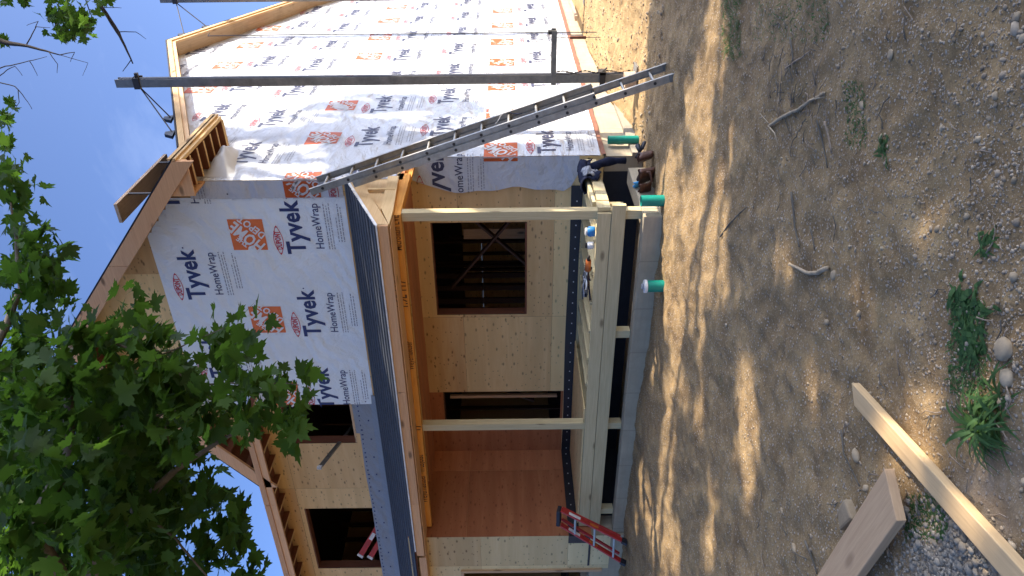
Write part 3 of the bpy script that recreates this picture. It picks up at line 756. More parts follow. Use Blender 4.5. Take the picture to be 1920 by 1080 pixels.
mb = MB(); mb.beam((.066, PY1 + .01, PZ1 - .008), (.066, PY0, PZ0 - .008), .012, .03); mb.box((-4.9, PY1 - .008, PZ1 - .02), (.07, PY1 + .018, PZ1 - .004)); mb.build('drip_edge', 'white', H)
mb = MB()
for a, b in ((-2.1, .05), (-4.0, -2.104), (-5.02, -4.004)): mb.box((a, -1.842, 2.862), (b, -1.803, 2.962))
for a, b in ((-7.4, -5.06), (-9.6, -7.404)): mb.box((a, -1.842, 2.842), (b, -1.803, 2.94)); 
mb.build('porch_fascia', 'fir', H)
mb = MB(); mb.box((-9.6, -1.80, 2.846), (-.0, -1.505, 2.856)); mb.build('porch_soffit', 'fir', H)
for k in range(13): x = -.45 - k * .405; MB().box((x, -1.50, 2.93), (x + .038, -.01, 2.99)).build('porch_ceiling_joist', 'soffit', H)
# end framing facing the side yard
sl_ = (PZ0 - PZ1) / (PY0 - PY1)
zr = lambda y: PZ1 + sl_ * (y - PY1) - .025
mb = MB()
mb.prism([(-1.83, zr(-1.83)), (YU - .03, zr(YU - .03)), (YU - .03, zr(YU - .03) - .15), (-1.80, 2.86)], 0, .012, .05)
mb.prism([(-1.80, 2.855), (-1.45, 2.855), (-.62, 2.90), (-.62, 3.02), (-1.42, 2.99)], 0, .015, .045)
mb.prism([(-1.44, 2.995), (-.64, 3.025), (-.64, zr(-.64) - .155), (-.76, zr(-.76) - .155), (-1.42, 2.998)], 0, .0, .012)
mb.box((.012, -.98, 2.90), (.05, -.94, zr(-.94) - .17)); mb.build('porch_end_framing', 'gold', H)
bm_ = MB(); bm_.box((-4.84, -1.50, 2.78), (.0, -1.457, 3.0)); bm_.box((-4.84, -1.455, 2.782), (.0, -1.41, 3.0)); be = bm_.build('porch_beam', 'lvl', H)
bm_ = MB(); bm_.box((-.09, -1.409, 2.781), (-.045, -.012, 2.93)); bm_.box((-.044, -1.409, 2.785), (.0, -.45, 2.93)); bm_.build('side_beam', 'lvl', H)
for (x, tx, w, hs) in ((-.42, 'Microllam LVL', .42, 1.2), (-1.15, '1.9E 117', .36, 1.3), (-2.05, 'Weyerhaeuser', .42, 1.2), (-3.05, 'TJ', .1, 1.3), (-4.35, 'Weyerhaeuser  TrusJoist', .9, 1.3)):
    mb = MB(); sh = Sheet(mb, lambda s, z, e: (s, -1.5 - e, z), lambda s, z: z > 2.785, .002)
    sh.text(tx, x, 2.80, w, 0, .012, hs * 1.3); o_ = mb.build('beam_lettering', 'stamp', be); o_['kind'] = 'stuff'

# ---- porch deck
def post(x):
    mb = MB(); mb.box((x - .05, -1.455, .272), (x + .05, -1.355, 2.78), tone=random.random()); return mb.build('porch_post', 'treated', H, bevel=.004)
post(-.052); post(-3.03)
for x in (-1.60, -4.62):
    mb = MB(); mb.box((x - .05, -1.455, .272), (x + .05, -1.355, .60)); mb.build('support_post', 'treated', H, bevel=.004)
mb = MB(); mb.box((-4.86, -1.502, .595), (-.012, -1.457, .735), tone=.5); mb.build('rim_joist', 'treated', H, bevel=.003)
mb = MB(); mb.box((-4.86, -1.512, .445), (.085, -1.457, .590), tone=.3); mb.box((-4.86, -1.354, .45), (.03, -1.31, .590)); mb.build('deck_beam', 'treated', H, bevel=.003)
for k, x in enumerate(list(-.045 - np.arange(0, 12) * .405)):
    mb = MB(); mb.box((x - .019, -1.308 if k else -1.34, .60), (x + .019, -.02, .733)); mb.build('deck_joist', 'treated', H, bevel=.002)
mb = MB(); mb.box((-.30, -1.33, .59), (-.26, -.05, .72)); mb.box((-4.85, -.06, .60), (-.32, -.021, .733)); mb.build('ledger_board', 'treated', H)
mb = MB(); mb.box((-4.87, -1.44, .736), (-2.75, -.03, .752)); mb.build('deck_plywood', 'ply', H)
mb = MB(); mb.beam((-.02, -1.30, .755), (-.06, -.12, .775), .09, .035); mb.beam((.02, -1.28, .66), (.02, -.3, .68), .035, .12); mb.box((-.0, -1.455, .60), (.038, -1.30, .735)); mb.build('side_rim_board', 'treated', H)

# ------------------------------------------------------------------ leaves and trees
_half = [(.18, -.08), (.44, -.08), (.34, .08), (.50, .12), (.66, .26), (.58, .32), (.80, .50), (.52, .47), (.46, .56), (.22, .50), (.30, .78), (.15, .74)]
_out = [(0, 0)] + _half + [(0, 1.08)] + [(-x, y) for x, y in _half[::-1]]
LV = np.array([(0, .32, 0)] + [(x, y, .16 * abs(x) - .10 * y * y) for x, y in _out]); LV[:, :2] *= 1 / 1.35; LV[:, 2] *= .8
nO = len(_out); LF = np.array([(0, i + 1, (i + 1) % nO + 1) for i in range(nO)])
_s = [(.0, 0), (.3, .05), (.5, .35), (.3, .55), (0, 1.0), (-.3, .55), (-.5, .35), (-.3, .05)]
SV = np.array([(x, y, .15 * abs(x)) for x, y in _s]); SF = np.array([(0, i, i + 1) for i in range(1, 7)])
def leaf_cloud(name, pos, size, mat, parent, BV=LV, BF=LF, droop=.5, seed=1, tone=None, face=None, facew=0):
    r = np.random.default_rng(seed); n = len(pos)
    d = r.normal(size=(n, 3)); d[:, 2] = d[:, 2] * .5 - droop; d /= np.linalg.norm(d, axis=1)[:, None]        # tip direction
    nn = r.normal(size=(n, 3)) * .75 + [0, 0, 1.0]
    if face is not None: nn = nn + np.array(face) * facew
    nn = nn - d * np.sum(nn * d, 1)[:, None]; nn /= np.linalg.norm(nn, axis=1)[:, None]
    sx = np.cross(d, nn)
    s = (size * r.uniform(.6, 1.25, n))[:, None, None]
    V = (sx[:, None, :] * BV[None, :, 0:1] + d[:, None, :] * BV[None, :, 1:2] + nn[:, None, :] * BV[None, :, 2:3] * r.uniform(-.5, 2.0, n)[:, None, None]) * s + pos[:, None, :]
    Fc = BF[None] + (np.arange(n) * len(BV))[:, None, None]
    tn = np.repeat(r.random(n) if tone is None else np.clip(tone + r.normal(size=n) * .22, 0, 1), len(BF))
    return arr_mesh(name, V.reshape(-1, 3), Fc.reshape(-1, 3), mat, parent, tn)
def wiggle(a, b, n=8, amp=.06, seed=0, sag=0):
    r = random.Random(seed); a = np.array(a, float); b = np.array(b, float); L = np.linalg.norm(b - a); o = np.zeros(3); P = []
    for i in range(n + 1):
        f = i / n
        if 0 < i < n: o = o + np.array([r.gauss(0, 1), r.gauss(0, 1), r.gauss(0, 1)]) * amp * L / n
        P.append(a + (b - a) * f + o * (1 - f * .5) - np.array([0, 0, sag * L * f * f]))
    return P

# the maple whose boughs hang into the view
MT = np.array([-4.6, -6.9, 0.])
MT[2] = gz(MT[0], MT[1]) - .05
maple = thing('maple_tree', 'big leafy maple whose green boughs hang in front of the gable and the upper windows', 'tree', tuple(MT))
MB().tube([MT, MT + [.05, .1, 1.5], MT + [.1, .2, 3.2], MT + [.3, .3, 5.2], MT + [.5, .6, 7.6], MT + [.4, .8, 9.6]], [.30, .25, .22, .17, .10, .03], 12).build('trunk', 'bark', maple, smooth=True)
ELL = [  # X, Y, rx, ry, depth, density
    (95, 770, 130, 120, 5.2, 1.0), (110, 950, 150, 150, 5.0, 1.0), (260, 880, 120, 110, 5.3, 1.0), (250, 1010, 140, 90, 5.4, 1.0),
    (400, 1015, 85, 75, 5.6, 1.0), (375, 950, 80, 62, 5.5, .9), (462, 1050, 38, 32, 5.6, .7), (235, 710, 120, 80, 5.3, 1.0), (330, 760, 110, 75, 5.2, 1.0),
    (225, 610, 48, 48, 5.6, 1.1), (165, 640, 60, 42, 5.5, 1.0), (265, 650, 60, 50, 5.5, 1.1), (340, 690, 70, 36, 5.3, .9), (455, 600, 34, 30, 5.2, .8), (405, 640, 40, 40, 5.2, .9),
    (445, 665, 36, 50, 5.2, 1.0), (480, 730, 62, 52, 5.1, 1.1), (560, 715, 28, 34, 5.0, .9), (520, 790, 50, 38, 5.1, 1.0), (540, 830, 22, 16, 5.1, .7), (450, 780, 60, 50, 5.2, 1.0),
    (400, 820, 50, 45, 5.3, 1.0), (50, 520, 62, 68, 6.4, 1.5), (105, 545, 32, 40, 6.4, 1.5), (20, 360, 34, 68, 6.6, 1.5), (45, 400, 18, 20, 6.5, .7), (35, 455, 32, 24, 6.5, 1.5),
    (85, 480, 40, 32, 6.4, 1.5), (50, 610, 40, 34, 6.0, 1.5), (15, 650, 30, 40, 6.0, 1.5), (85, 640, 38, 34, 6.0, 1.5), (30, 700, 40, 60, 5.6, 1.0), (20, 285, 22, 22, 6.6, .6)]
P = []; T = []
for (X, Y, rx, ry, d, den) in ELL:
    n = int(rx * ry * pi / 520 * 2.5 * den * (5.3 / d) ** -1.2)
    k = max(3, n // 7)
    cl = rng.uniform(-1, 1, (k * 3, 2)); cl = cl[np.hypot(cl[:, 0], cl[:, 1]) < .97][:k]; cd_ = rng.uniform(-.55, .55, len(cl)); ct = rng.uniform(.1, .9, len(cl))
    ci = rng.integers(0, len(cl), n); off = rng.normal(size=(n, 3)) * [.085, .085, .06]
    for i in range(n):
        c = cl[ci[i]]; q = at(X + rx * c[0] * .86, Y + ry * c[1] * .86, d=d + cd_[ci[i]])
        P.append(q + off[i]); T.append(ct[ci[i]])
# rear layers of the crown further off, and the crown outside the view
for i in range(2000):
    X, Y = rng.uniform(-40, 330), rng.uniform(700, 1120); P.append(at(X, Y, d=rng.uniform(5.8, 7.0))); T.append(rng.uniform(0, .5))
nb = 0
while nb < 1100:
    q = MT + rng.normal(size=3) * [1.7, 1.5, 1.6] + [.6, .8, 6.6]
    X, Y, dd = toimg(q)
    if dd > 0 and -60 < Y < 1110 and X > -60: continue
    if q[2] < 3.2 or q[1] > -1.6: continue
    P.append(q); T.append(.5); nb += 1
P = np.array(P); T = np.array(T)
leaf_cloud('foliage', P, .165, 'leaf', maple, seed=3, tone=T, droop=.45, face=(SD * .4 - FW * .5), facew=.8)
def bough(name, pts, r0, r1, par, mat='bark', seed=0):
    W_ = [np.array(p, float) for p in pts]; path = []
    for a, b in zip(W_, W_[1:]): path += wiggle(a, b, 5, .05, seed)[:-1]
    path.append(W_[-1]); n = len(path)
    return MB().tube(path, [r0 + (r1 - r0) * i / (n - 1) for i in range(n)], 7).build(name, mat, par, smooth=True)
br = [([MT + [.12, .2, 3.0], at(60, 1000, d=5.3), at(130, 850, d=5.3), at(130, 640, d=5.4)], .09, .02),
      ([at(120, 660, d=5.4), at(200, 640, d=5.3), at(290, 672, d=5.2), at(370, 722, d=5.1), at(402, 752, d=5.1)], .013, .004),
      ([at(290, 672, d=5.2), at(340, 650, d=5.2), at(420, 615, d=5.15)], .007, .003),
      ([at(370, 722, d=5.1), at(450, 720, d=5.05), at(560, 722, d=5.0)], .008, .003),
      ([MT + [.15, .25, 3.6], at(170, 1060, d=5.4), at(260, 950, d=5.3), at(330, 880, d=5.3), at(460, 800, d=5.2)], .07, .008),
      ([at(250, 945, d=5.3), at(330, 1010, d=5.3), at(392, 1085, d=5.3)], .012, .006),
      ([MT + [.3, .3, 5.0], at(-60, 900, d=6.2), at(-30, 700, d=6.3), at(40, 540, d=6.4), at(20, 380, d=6.5)], .08, .008),
      ([at(130, 850, d=5.3), at(230, 800, d=5.3), at(330, 770, d=5.3)], .016, .005),
      ([at(270, 795, d=5.2), at(277, 842, d=5.2)], .006, .004), ([at(310, 800, d=5.2), at(318, 835, d=5.2)], .006, .004)]
for i, (p, a, b) in enumerate(br): bough('branch', p, a, b, maple, 'bark', i)

# trees standing to the right of the view; leaves placed along sun rays to throw the dappled shade
LIT = [(1150, 40, 68, 300), (1180, 225, 22, 40), (1205, 300, 10, 60), (1335, 25, 14, 60), (1345, 85, 12, 40), (1315, 130, 18, 40), (1300, 200, 22, 45), (1325, 290, 26, 60), (1265, 330, 14, 60),
       (1318, 370, 34, 70), (1262, 410, 20, 70), (1325, 450, 26, 60), (1285, 480, 22, 60), (1335, 525, 16, 45), (1250, 500, 12, 60), (1285, 570, 16, 45), (1310, 590, 8, 60),
       (1232, 600, 7, 60), (1236, 690, 6, 60), (1262, 600, 6, 60), (1276, 640, 5, 30), (1266, 735, 16, 32), (1288, 745, 5, 28), (1262, 830, 6, 45), (1310, 770, 6, 40), (1376, 840, 17, 38),
       (1385, 700, 20, 45), (1410, 815, 10, 25), (1395, 900, 7, 38), (1220, 940, 10, 45), (1228, 985, 7, 40), (1256, 900, 8, 60), (1248, 1000, 8, 90), (1204, 1020, 4, 40), (1236, 1050, 6, 40),
       (1266, 1040, 6, 60), (1320, 1015, 14, 38), (1330, 910, 5, 30), (1530, 708, 30, 38), (1460, 492, 13, 36), (1602, 535, 13, 40), (1712, 390, 12, 24), (1745, 370, 8, 22), (1718, 700, 24, 60),
       (1700, 790, 20, 45), (1660, 832, 26, 26), (1785, 940, 46, 46), (1905, 105, 24, 60), (1835, 720, 26, 26), (1365, 235, 4, 50), (1365, 450, 3, 40), (1400, 770, 8, 30), (1850, 1010, 10, 30), (1370, 540, 5, 30), (1900, 500, 6, 10)]
LA = np.array(LIT, float)
_D = 1.65 * F_PX / np.maximum(LA[:, 0] - 955, 60); _k = np.where((LA[:, 0] < 1365) & (LA[:, 0] > 1200) & (LA[:, 1] < 620), .15, .115) * F_PX / _D
LA[:, 3] += _k; LA[:, 2] += _k * 1.65 / _D
def ground_lit(X, Y, soft=1.0):
    return (((X[:, None] - LA[:, 0]) / (LA[:, 2] * soft)) ** 2 + ((Y[:, None] - LA[:, 1]) / (LA[:, 3] * soft)) ** 2 < 1).any(1)
def shade_points(n, y0, y1, x0, x1):
    return np.stack([rng.uniform(x0, x1, n), rng.uniform(y0, y1, n), np.full(n, .03)], 1)
def canopy(n, zone, cx, spread, keep):
    G = zone(n); xq = rng.normal(cx, spread, n); t = (xq - G[:, 0]) / SD[0]
    Q = G + t[:, None] * SD
    X, Y, dd = toimg(Q); X2, Y2, d2 = toimg(G)
    vis = (dd > .2) & (X > -140) & (X < 2050) & (Y > -120) & (Y < 1200)
    ok = keep(G, X2, Y2, d2) & ~vis & (t > 2.5) & (Q[:, 2] > 1.5) & (Q[:, 2] < 19)
    return Q[ok]
def kg(G, X, Y, d):
    inimg = (d > .3) & (X > 900) & (X < 1960) & (Y > -60) & (Y < 1140)
    lit = ground_lit(X, Y) & inimg
    # ray must pass clear of the side wall for the ground points behind it, so nothing else to test here
    nz_ = fbm(G[:, 0] * .5, G[:, 1], 1.6, 3, 21)
    far = (X < 1360) & (X > 1215) & inimg
    return ~lit & (nz_ > np.where(inimg, np.where(far, .0, .0), .36))
QA = canopy(36000, lambda n: shade_points(n, -8.6, -2.0, -5.5, 4.5), 12.6, 1.3, kg)
def kg2(G, X, Y, d): return kg(G, X, Y, d) & (X > 1195)
QB = canopy(17000, lambda n: shade_points(n, -2.6, 1.4, -4.5, 3.2), 13.4, 1.3, kg2)
# dapples on the side wall (x = 0): points y, z
def wz(n): 
    return np.stack([np.zeros(n), rng.uniform(-1.9, 3.2, n), rng.uniform(2.0, 6.9, n)], 1)
def kw(G, X, Y, d):
    a, b = G[:, 1], G[:, 2]
    stre = fbm(a * 3.4 + b * .35, b * 1.0 - a * .2, 1.15, 3, 33)
    edge = 2.3 - .30 * (b - 3) + .3 * np.sin(b * 2.1)
    thr = np.where(a < -.62, np.where(b > 3.7, -1, .46), .40)
    return (a < edge) & (stre > thr) & (b > 2.3 + .45 * (a > .4) * np.sin(a * 3))
QC = canopy(9500, wz, 14.0, 1.3, kw)
def mz(n): return P[rng.integers(0, len(ELL) * 60, n)] + rng.normal(size=(n, 3)) * .1
QD = canopy(7500, mz, 14.5, 1.3, lambda G, X, Y, d: fbm(G[:, 1] * 1.0 + G[:, 0], G[:, 2] - G[:, 0] * .5, 1.7, 2, 77) > .34)
allQ = np.concatenate([QA, QB, QC, QD])
_t = (allQ[:, 2] - .03) / SD[2]; _G = allQ - _t[:, None] * SD; _X, _Y, _d = toimg(_G)
_front = _G[:, 1] < -.466 * np.abs(np.minimum(_G[:, 0], 0)) + .3
_m = PZ0 - PZ1; _s = _m / (PY0 - PY1)                                # crossing of the porch roof plane
_tt = (allQ[:, 2] - PZ1 - _s * (allQ[:, 1] - PY1)) / (SD[2] - _s * SD[1]); _R = allQ - _tt[:, None] * SD
_st = (_R[:, 0] > -3.2) & (_R[:, 0] < .2) & (_R[:, 1] > PY1 - .05) & (_R[:, 1] < PY0 + .05) & (fbm(_R[:, 0] * 1.0 + _R[:, 1] * 1.2, _R[:, 1] * 5.0 - _R[:, 0] * .8, 1.2, 2, 90) > .47 + .03 * (-_R[:, 0] - 1))
allQ = allQ[~((ground_lit(_X, _Y) & _front & (_d > .3)) | _st)]
print('shade leaves', len(QA), len(QB), len(QC))
cent = [np.array([12.4, -1.4, 0.]), np.array([13.2, 2.2, 0.]), np.array([14.0, 6.0, 0.])]
own = np.argmin(np.stack([np.hypot(allQ[:, 0] - c[0], allQ[:, 1] - c[1]) for c in cent], 1), 1)
labs = ['broad leafy tree standing nearest to the foreground, right of the dirt yard', 'middle leafy tree of the row beyond the right side of the yard', 'farthest leafy tree of the row, level with the middle of the side wall']
for k, c in enumerate(cent):
    c[2] = gz(c[0], c[1]) - .05
    tr = thing('shade_tree', labs[k], 'tree', tuple(c), 'trees right of the yard')
    q = allQ[own == k]
    top = np.percentile(q[:, 2], 92)
    MB().tube(wiggle(c, (c[0] + .3, c[1] + .2, top), 8, .12, k), [.26, .24, .21, .18, .15, .12, .09, .06, .03], 10).build('trunk', 'bark', tr, smooth=True)
    for j in range(9):
        e = q[rng.integers(0, len(q))]; zz = c[2] + (e[2] - c[2]) * .6
        bough('branch', [(c[0] + .2, c[1] + .1, zz), (c + e) / 2 * [1, 1, 0] + [0, 0, (zz + e[2]) / 2], e], .06, .012, tr, 'bark', j)
    leaf_cloud('foliage', q, .17, 'leafo', tr, SV, SF, seed=20 + k, droop=.1, face=SD, facew=2.0)
    if k == 1:
        # its bare limb and leafy twigs reaching over the yard at the top of the view
        root = np.array([c[0] + .2, c[1] + .1, 7.0])
        L = [([root, at(150, -140, d=8.2), at(160, -20, d=7.6), at(182, 0, d=7.5), at(222, 60, d=7.4), at(249, 119, d=7.3)], .05, .006),
             ([at(182, 0, d=7.5), at(205, 40, d=7.4), at(226, 73, d=7.4)], .008, .004), ([at(246, 112, d=7.3), at(230, 134, d=7.3)], .005, .003), ([at(222, 60, d=7.4), at(255, 60, d=7.4), at(274, 73, d=7.4)], .005, .002),
             ([at(155, -20, d=7.6), at(168, 22, d=7.5), at(181, 47, d=7.4)], .007, .003), ([at(185, 14, d=7.5), at(228, 15, d=7.5)], .005, .002), ([at(172, 46, d=7.4), at(170, 60, d=7.4)], .004, .002),
             ([root, at(-60, -100, d=7.8), at(-40, 60, d=7.2), at(10, 80, d=7.0), at(50, 86, d=6.9), at(112, 103, d=6.8)], .05, .005),
             ([at(50, 83, d=6.9), at(68, 50, d=6.9), at(94, 52, d=6.9)], .006, .002), ([at(66, 52, d=6.9), at(72, 40, d=6.9), at(50, 48, d=6.9)], .004, .002), ([at(92, 98, d=6.8), at(108, 120, d=6.8), at(107, 137, d=6.8)], .004, .002),
             ([at(112, 103, d=6.8), at(140, 98, d=6.8), at(132, 116, d=6.8)], .005, .002), ([at(112, 103, d=6.8), at(165, 118, d=6.8), at(155, 142, d=6.8)], .003, .0015),
             ([at(-40, 140, d=7.0), at(10, 124, d=6.9), at(55, 114, d=6.8), at(88, 106, d=6.8)], .007, .002), ([at(55, 114, d=6.8), at(62, 125, d=6.8), at(70, 142, d=6.8)], .004, .002),
             ([at(-20, 160, d=7.0), at(12, 132, d=6.9), at(28, 124, d=6.9), at(42, 142, d=6.9)], .005, .002), ([at(-30, 150, d=7.0), at(28, 162, d=6.9), at(45, 182, d=6.9), at(60, 205, d=6.9)], .006, .002), ([at(34, 168, d=6.9), at(36, 192, d=6.9), at(28, 205, d=6.9)], .004, .002)]
        for j, (p, a, b) in enumerate(L): bough('branch', p, a, b, tr, 'barkd', j + 40)
        tw = []
        for (X, Y, rx, ry, n) in ((120, 25, 42, 32, 70), (150, 55, 20, 22, 30), (118, 65, 14, 14, 16), (50, 0, 14, 8, 10), (8, 75, 9, 7, 7), (195, 2, 8, 5, 4), (18, 196, 9, 8, 7), (8, 226, 12, 14, 14), (10, 268, 14, 10, 12), (8, 1, 9, 5, 5)):
            for i in range(n): tw.append(at(X + rx * rng.normal() * .5, Y + ry * rng.normal() * .5, d=7.3 + rng.normal() * .15))
        leaf_cloud('twig_leaves', np.array(tw), .12, 'leaf', tr, seed=31, droop=.3)

# ------------------------------------------------------------------ aluminium extension ladder
A0 = np.array([1.27, 0, .0]); A1 = np.array([-.012, 0, 3.79]); A0[2] = gz(1.27, -.88) - .02
ld = A1 - A0; LL = np.linalg.norm(ld); ld /= LL; no = np.cross([0, 1, 0], ld)          # outward side
if no[0] < 0: no = -no
YL, YR = -1.05, -.67
lad = thing('extension_ladder', 'long weathered aluminium extension ladder leaning from the dirt up to the porch roof corner', 'ladder', (1.25, -.86, gz(1.25, -.86)))
def crail(y, a, b, inn, off, w=.075, t=.004, fl=.026):
    mb = MB(); p, q = A0 + ld * a + no * off, A0 + ld * b + no * off
    p = p + [0, y, 0]; q = q + [0, y, 0]
    mb.obox((p + q) / 2, (ld, no, (0, 1, 0)), ((b - a) / 2, w / 2, t / 2))
    for sg in (1, -1):
        c = (p + q) / 2 + no * sg * (w / 2 - .002) + np.array([0, inn * fl / 2, 0]); mb.obox(c, (ld, no, (0, 1, 0)), ((b - a) / 2, .002, fl / 2))
    k0 = math.ceil((a - .2) / .305)
    for k in range(k0, 40):
        s_ = .2 + k * .305
        if s_ > b - .03: break
        c = A0 + ld * s_ + no * off + np.array([0, y - inn * .004, 0]); mb.tube([c - [0, .0035, 0], c + [0, .0035, 0]], .016, 10, 1)
    return mb
for nm, a, b, off, ins in (('base_rail', 0, 3.52, 0, 0), ('fly_rail', .80, LL, .060, .022)):
    crail(YL + ins, a, b, 1, off).build(nm, ['alu', 'steel'], lad); crail(YR - ins, a, b, -1, off).build(nm, ['alu', 'steel'], lad)
for k in range(13):
    s_ = .2 + k * .305
    if s_ < 3.45: MB().tube([A0 + ld * s_ + [0, YL + .005, 0], A0 + ld * s_ + [0, YR - .005, 0]], .016, 10).build('rung', 'alu', lad, smooth=False)
    if s_ > .85: MB().tube([A0 + ld * s_ + no * .06 + [0, YL + .027, 0], A0 + ld * s_ + no * .06 + [0, YR - .027, 0]], .016, 10).build('rung', 'alu', lad)
for y in (YL, YR): 
    c = A0 + [0, y, .0]; MB().obox(c + ld * .02, (ld, no, (0, 1, 0)), (.035, .040, .014)).build('ladder_foot', 'alud', lad, bevel=.006)
c = A0 + ld * 1.72 + no * .1
MB().tube(wiggle(c + [0, YR - .02, .0], c + ld * .16 + [0, YR - .30, 0], 8, .25, 3), .004, 6).build('tied_rope', 'greycloth', lad)
MB().tube(wiggle(c + [0, YR - .05, -.02], c - ld * .14 + [0, YR - .2, 0], 8, .3, 5), .006, 6).build('tied_rope', 'denim', lad)

# ------------------------------------------------------------------ pump jack scaffold poles
def scaffold_pole(name, label, px, py, ztop, arm=True, braces=None, grp='scaffold poles along the side wall'):
    z0 = gz(px, py); t = thing(name, label, 'scaffold pole', (px, py, z0), grp)
    w = .052
    mb = MB(); mb.box((px - w, py - w, z0), (px + w, py - w + .006, ztop)); mb.box((px - w, py + w - .006, z0), (px + w, py + w, ztop))
    mb.box((px - w, py - w + .006, z0), (px - w + .006, py + w - .006, ztop)); mb.box((px + w - .022, py - w + .006, z0), (px + w - .016, py + w - .006, ztop)); 
    mb.build('pole_shaft', 'alud', t)
    MB().box((px + w - .0155, py - .03, z0), (px + w + .004, py + .03, ztop - .05)).build('rubber_strip', 'rubber', t)
    MB().box((px - .16, py - .12, z0 - .03), (px + .16, py + .12, z0 + .012)).build('base_plate', 'alud', t)
    if arm:
        za = 1.075
        mb = MB(); mb.box((px - .07, py - .075, za - .03), (px + .60, py - .054, za + .03)); mb.box((px - .07, py + .054, za - .03), (px + .60, py + .075, za + .03)); mb.box((px + .42, py - .053, za - .03), (px + .60, py + .053, za - .02)); mb.build('bracket_arm', 'alud', t)
        MB().box((px + .55, py - .045, za + .031), (px + .59, py + .045, za + .075)).build('guard_socket', 'steel', t)
        mb = MB(); mb.tube([(px + .565, py, za + .07), (px + .56, py + .02, 2.6), (px + .57, py, 4.1), (px + .565, py, 5.34), (px + .565, py + .12, 5.36)], .006, 6); mb.tube([(px + .565, py, za - .03), (px + .56, py + .01, .55)], .006, 6); mb.build('safety_wire', 'wire', t)
        mb = MB(); mb.tube([(px + .50, py, .88), (px + .50, py, .68)], [.018, .02], 8); mb.build('crank_handle', 'rust', t)
        MB().tube([(px + .50, py, za - .03), (px + .50, py, .5)], .004, 6).build('crank_rod', 'wire', t)
        mb = MB()
        for i in range(34): 
            zc = 1.04 - i * .028; cx = px + .075 + .012 * sin(i * .6)
            if i % 2: mb.box((cx - .008, py - .003, zc - .017), (cx + .008, py + .003, zc + .017))
            else: mb.box((cx - .003, py - .008, zc - .017), (cx + .003, py + .008, zc + .017))
        mb.build('chain', 'steel', t)['kind'] = 'stuff'
        mb = MB(); mb.box((px - .08, py - .08, .42), (px + .08, py - .053, .49)); mb.box((px + .053, py - .08, .42), (px + .09, py + .08, .50)); mb.tube([(px + .09, py - .04, .46), (px + .13, py - .02, .40)], .012, 6); mb.build('foot_lever', 'steel', t)
        MB().box((px - .06, py - .25, z0 + .02), (px + .09, py - .058, z0 + .16)).build('foot_block', 'weath', t)
    zc = ztop - .27
    mb = MB(); mb.box((px - .07, py - .07, zc - .04), (px + .07, py - .053, zc + .04)); mb.box((px - .07, py + .053, zc - .04), (px + .07, py + .07, zc + .04)); mb.box((px - .07, py - .053, zc - .03), (px - .053, py + .053, zc + .03)); mb.box((px + .053, py - .02, zc - .02), (px + .12, py + .02, zc + .02)); mb.tube([(px + .07, py - .06, zc + .03), (px + .07, py + .1, zc + .05)], .007, 6); mb.build('brace_clamp', 'steel', t)
    for (bx, by, bz) in braces:
        MB().tube([(px - .06, py, zc), (bx, by, bz)], .009, 6).build('roof_brace', 'steel', t)
        MB().prism([(by - .10, bz - .02), (by + .10, bz + .02), (by + .05, bz + .12), (by - .03, bz + .10)], 0, bx - .02, bx + .02).build('brace_foot', 'black', t)
    return t
ZT1 = 6.62
scaffold_pole('scaffold_pole', 'tall grey scaffold pole before the side wall, with a bracket arm near its foot', .65, 1.0, ZT1, True, [(.26, .18, main_z(.18) + .02), (.26, .72, main_z(.72) + .02)])
scaffold_pole('scaffold_pole', 'far scaffold pole at the very top edge of the photo, beyond the complete one', .65, 6.06, 8.05, False, [(.27, 4.95, main_z(4.95) + .02), (.27, 5.5, main_z(5.5) + .02)])
mb = MB(); q = at(1076, 22, x=.3); mb.beam(q + [0, -.55, 0], q + [0, 1.2, 0], .09, .045); tag(mb.build('scrap_stud', 'weath'), 'grey weathered stud lying along the foundation at the top edge', 'lumber')

# ------------------------------------------------------------------ roof plank on jacks
mb = MB(); tk = thing('roof_plank', 'dark weathered plank set level on the slope of the front gable roof', 'plank', (-.28, -.2, 6.04))
mb.box((-.40, -.84, 6.055), (-.165, .62, 6.095)); mb.build('plank', 'weath', tk, bevel=.003)
for y in (-.55, .35):
    mb = MB(); mb.beam((-.56, y, gable_z(-.56) + .01), (-.14, y, gable_z(-.14) + .01), .04, .006); mb.beam((-.17, y, gable_z(-.17) + .02), (-.17, y, 6.05), .03, .012, (1, 0, 0)); mb.build('roof_jack', 'steel', tk)

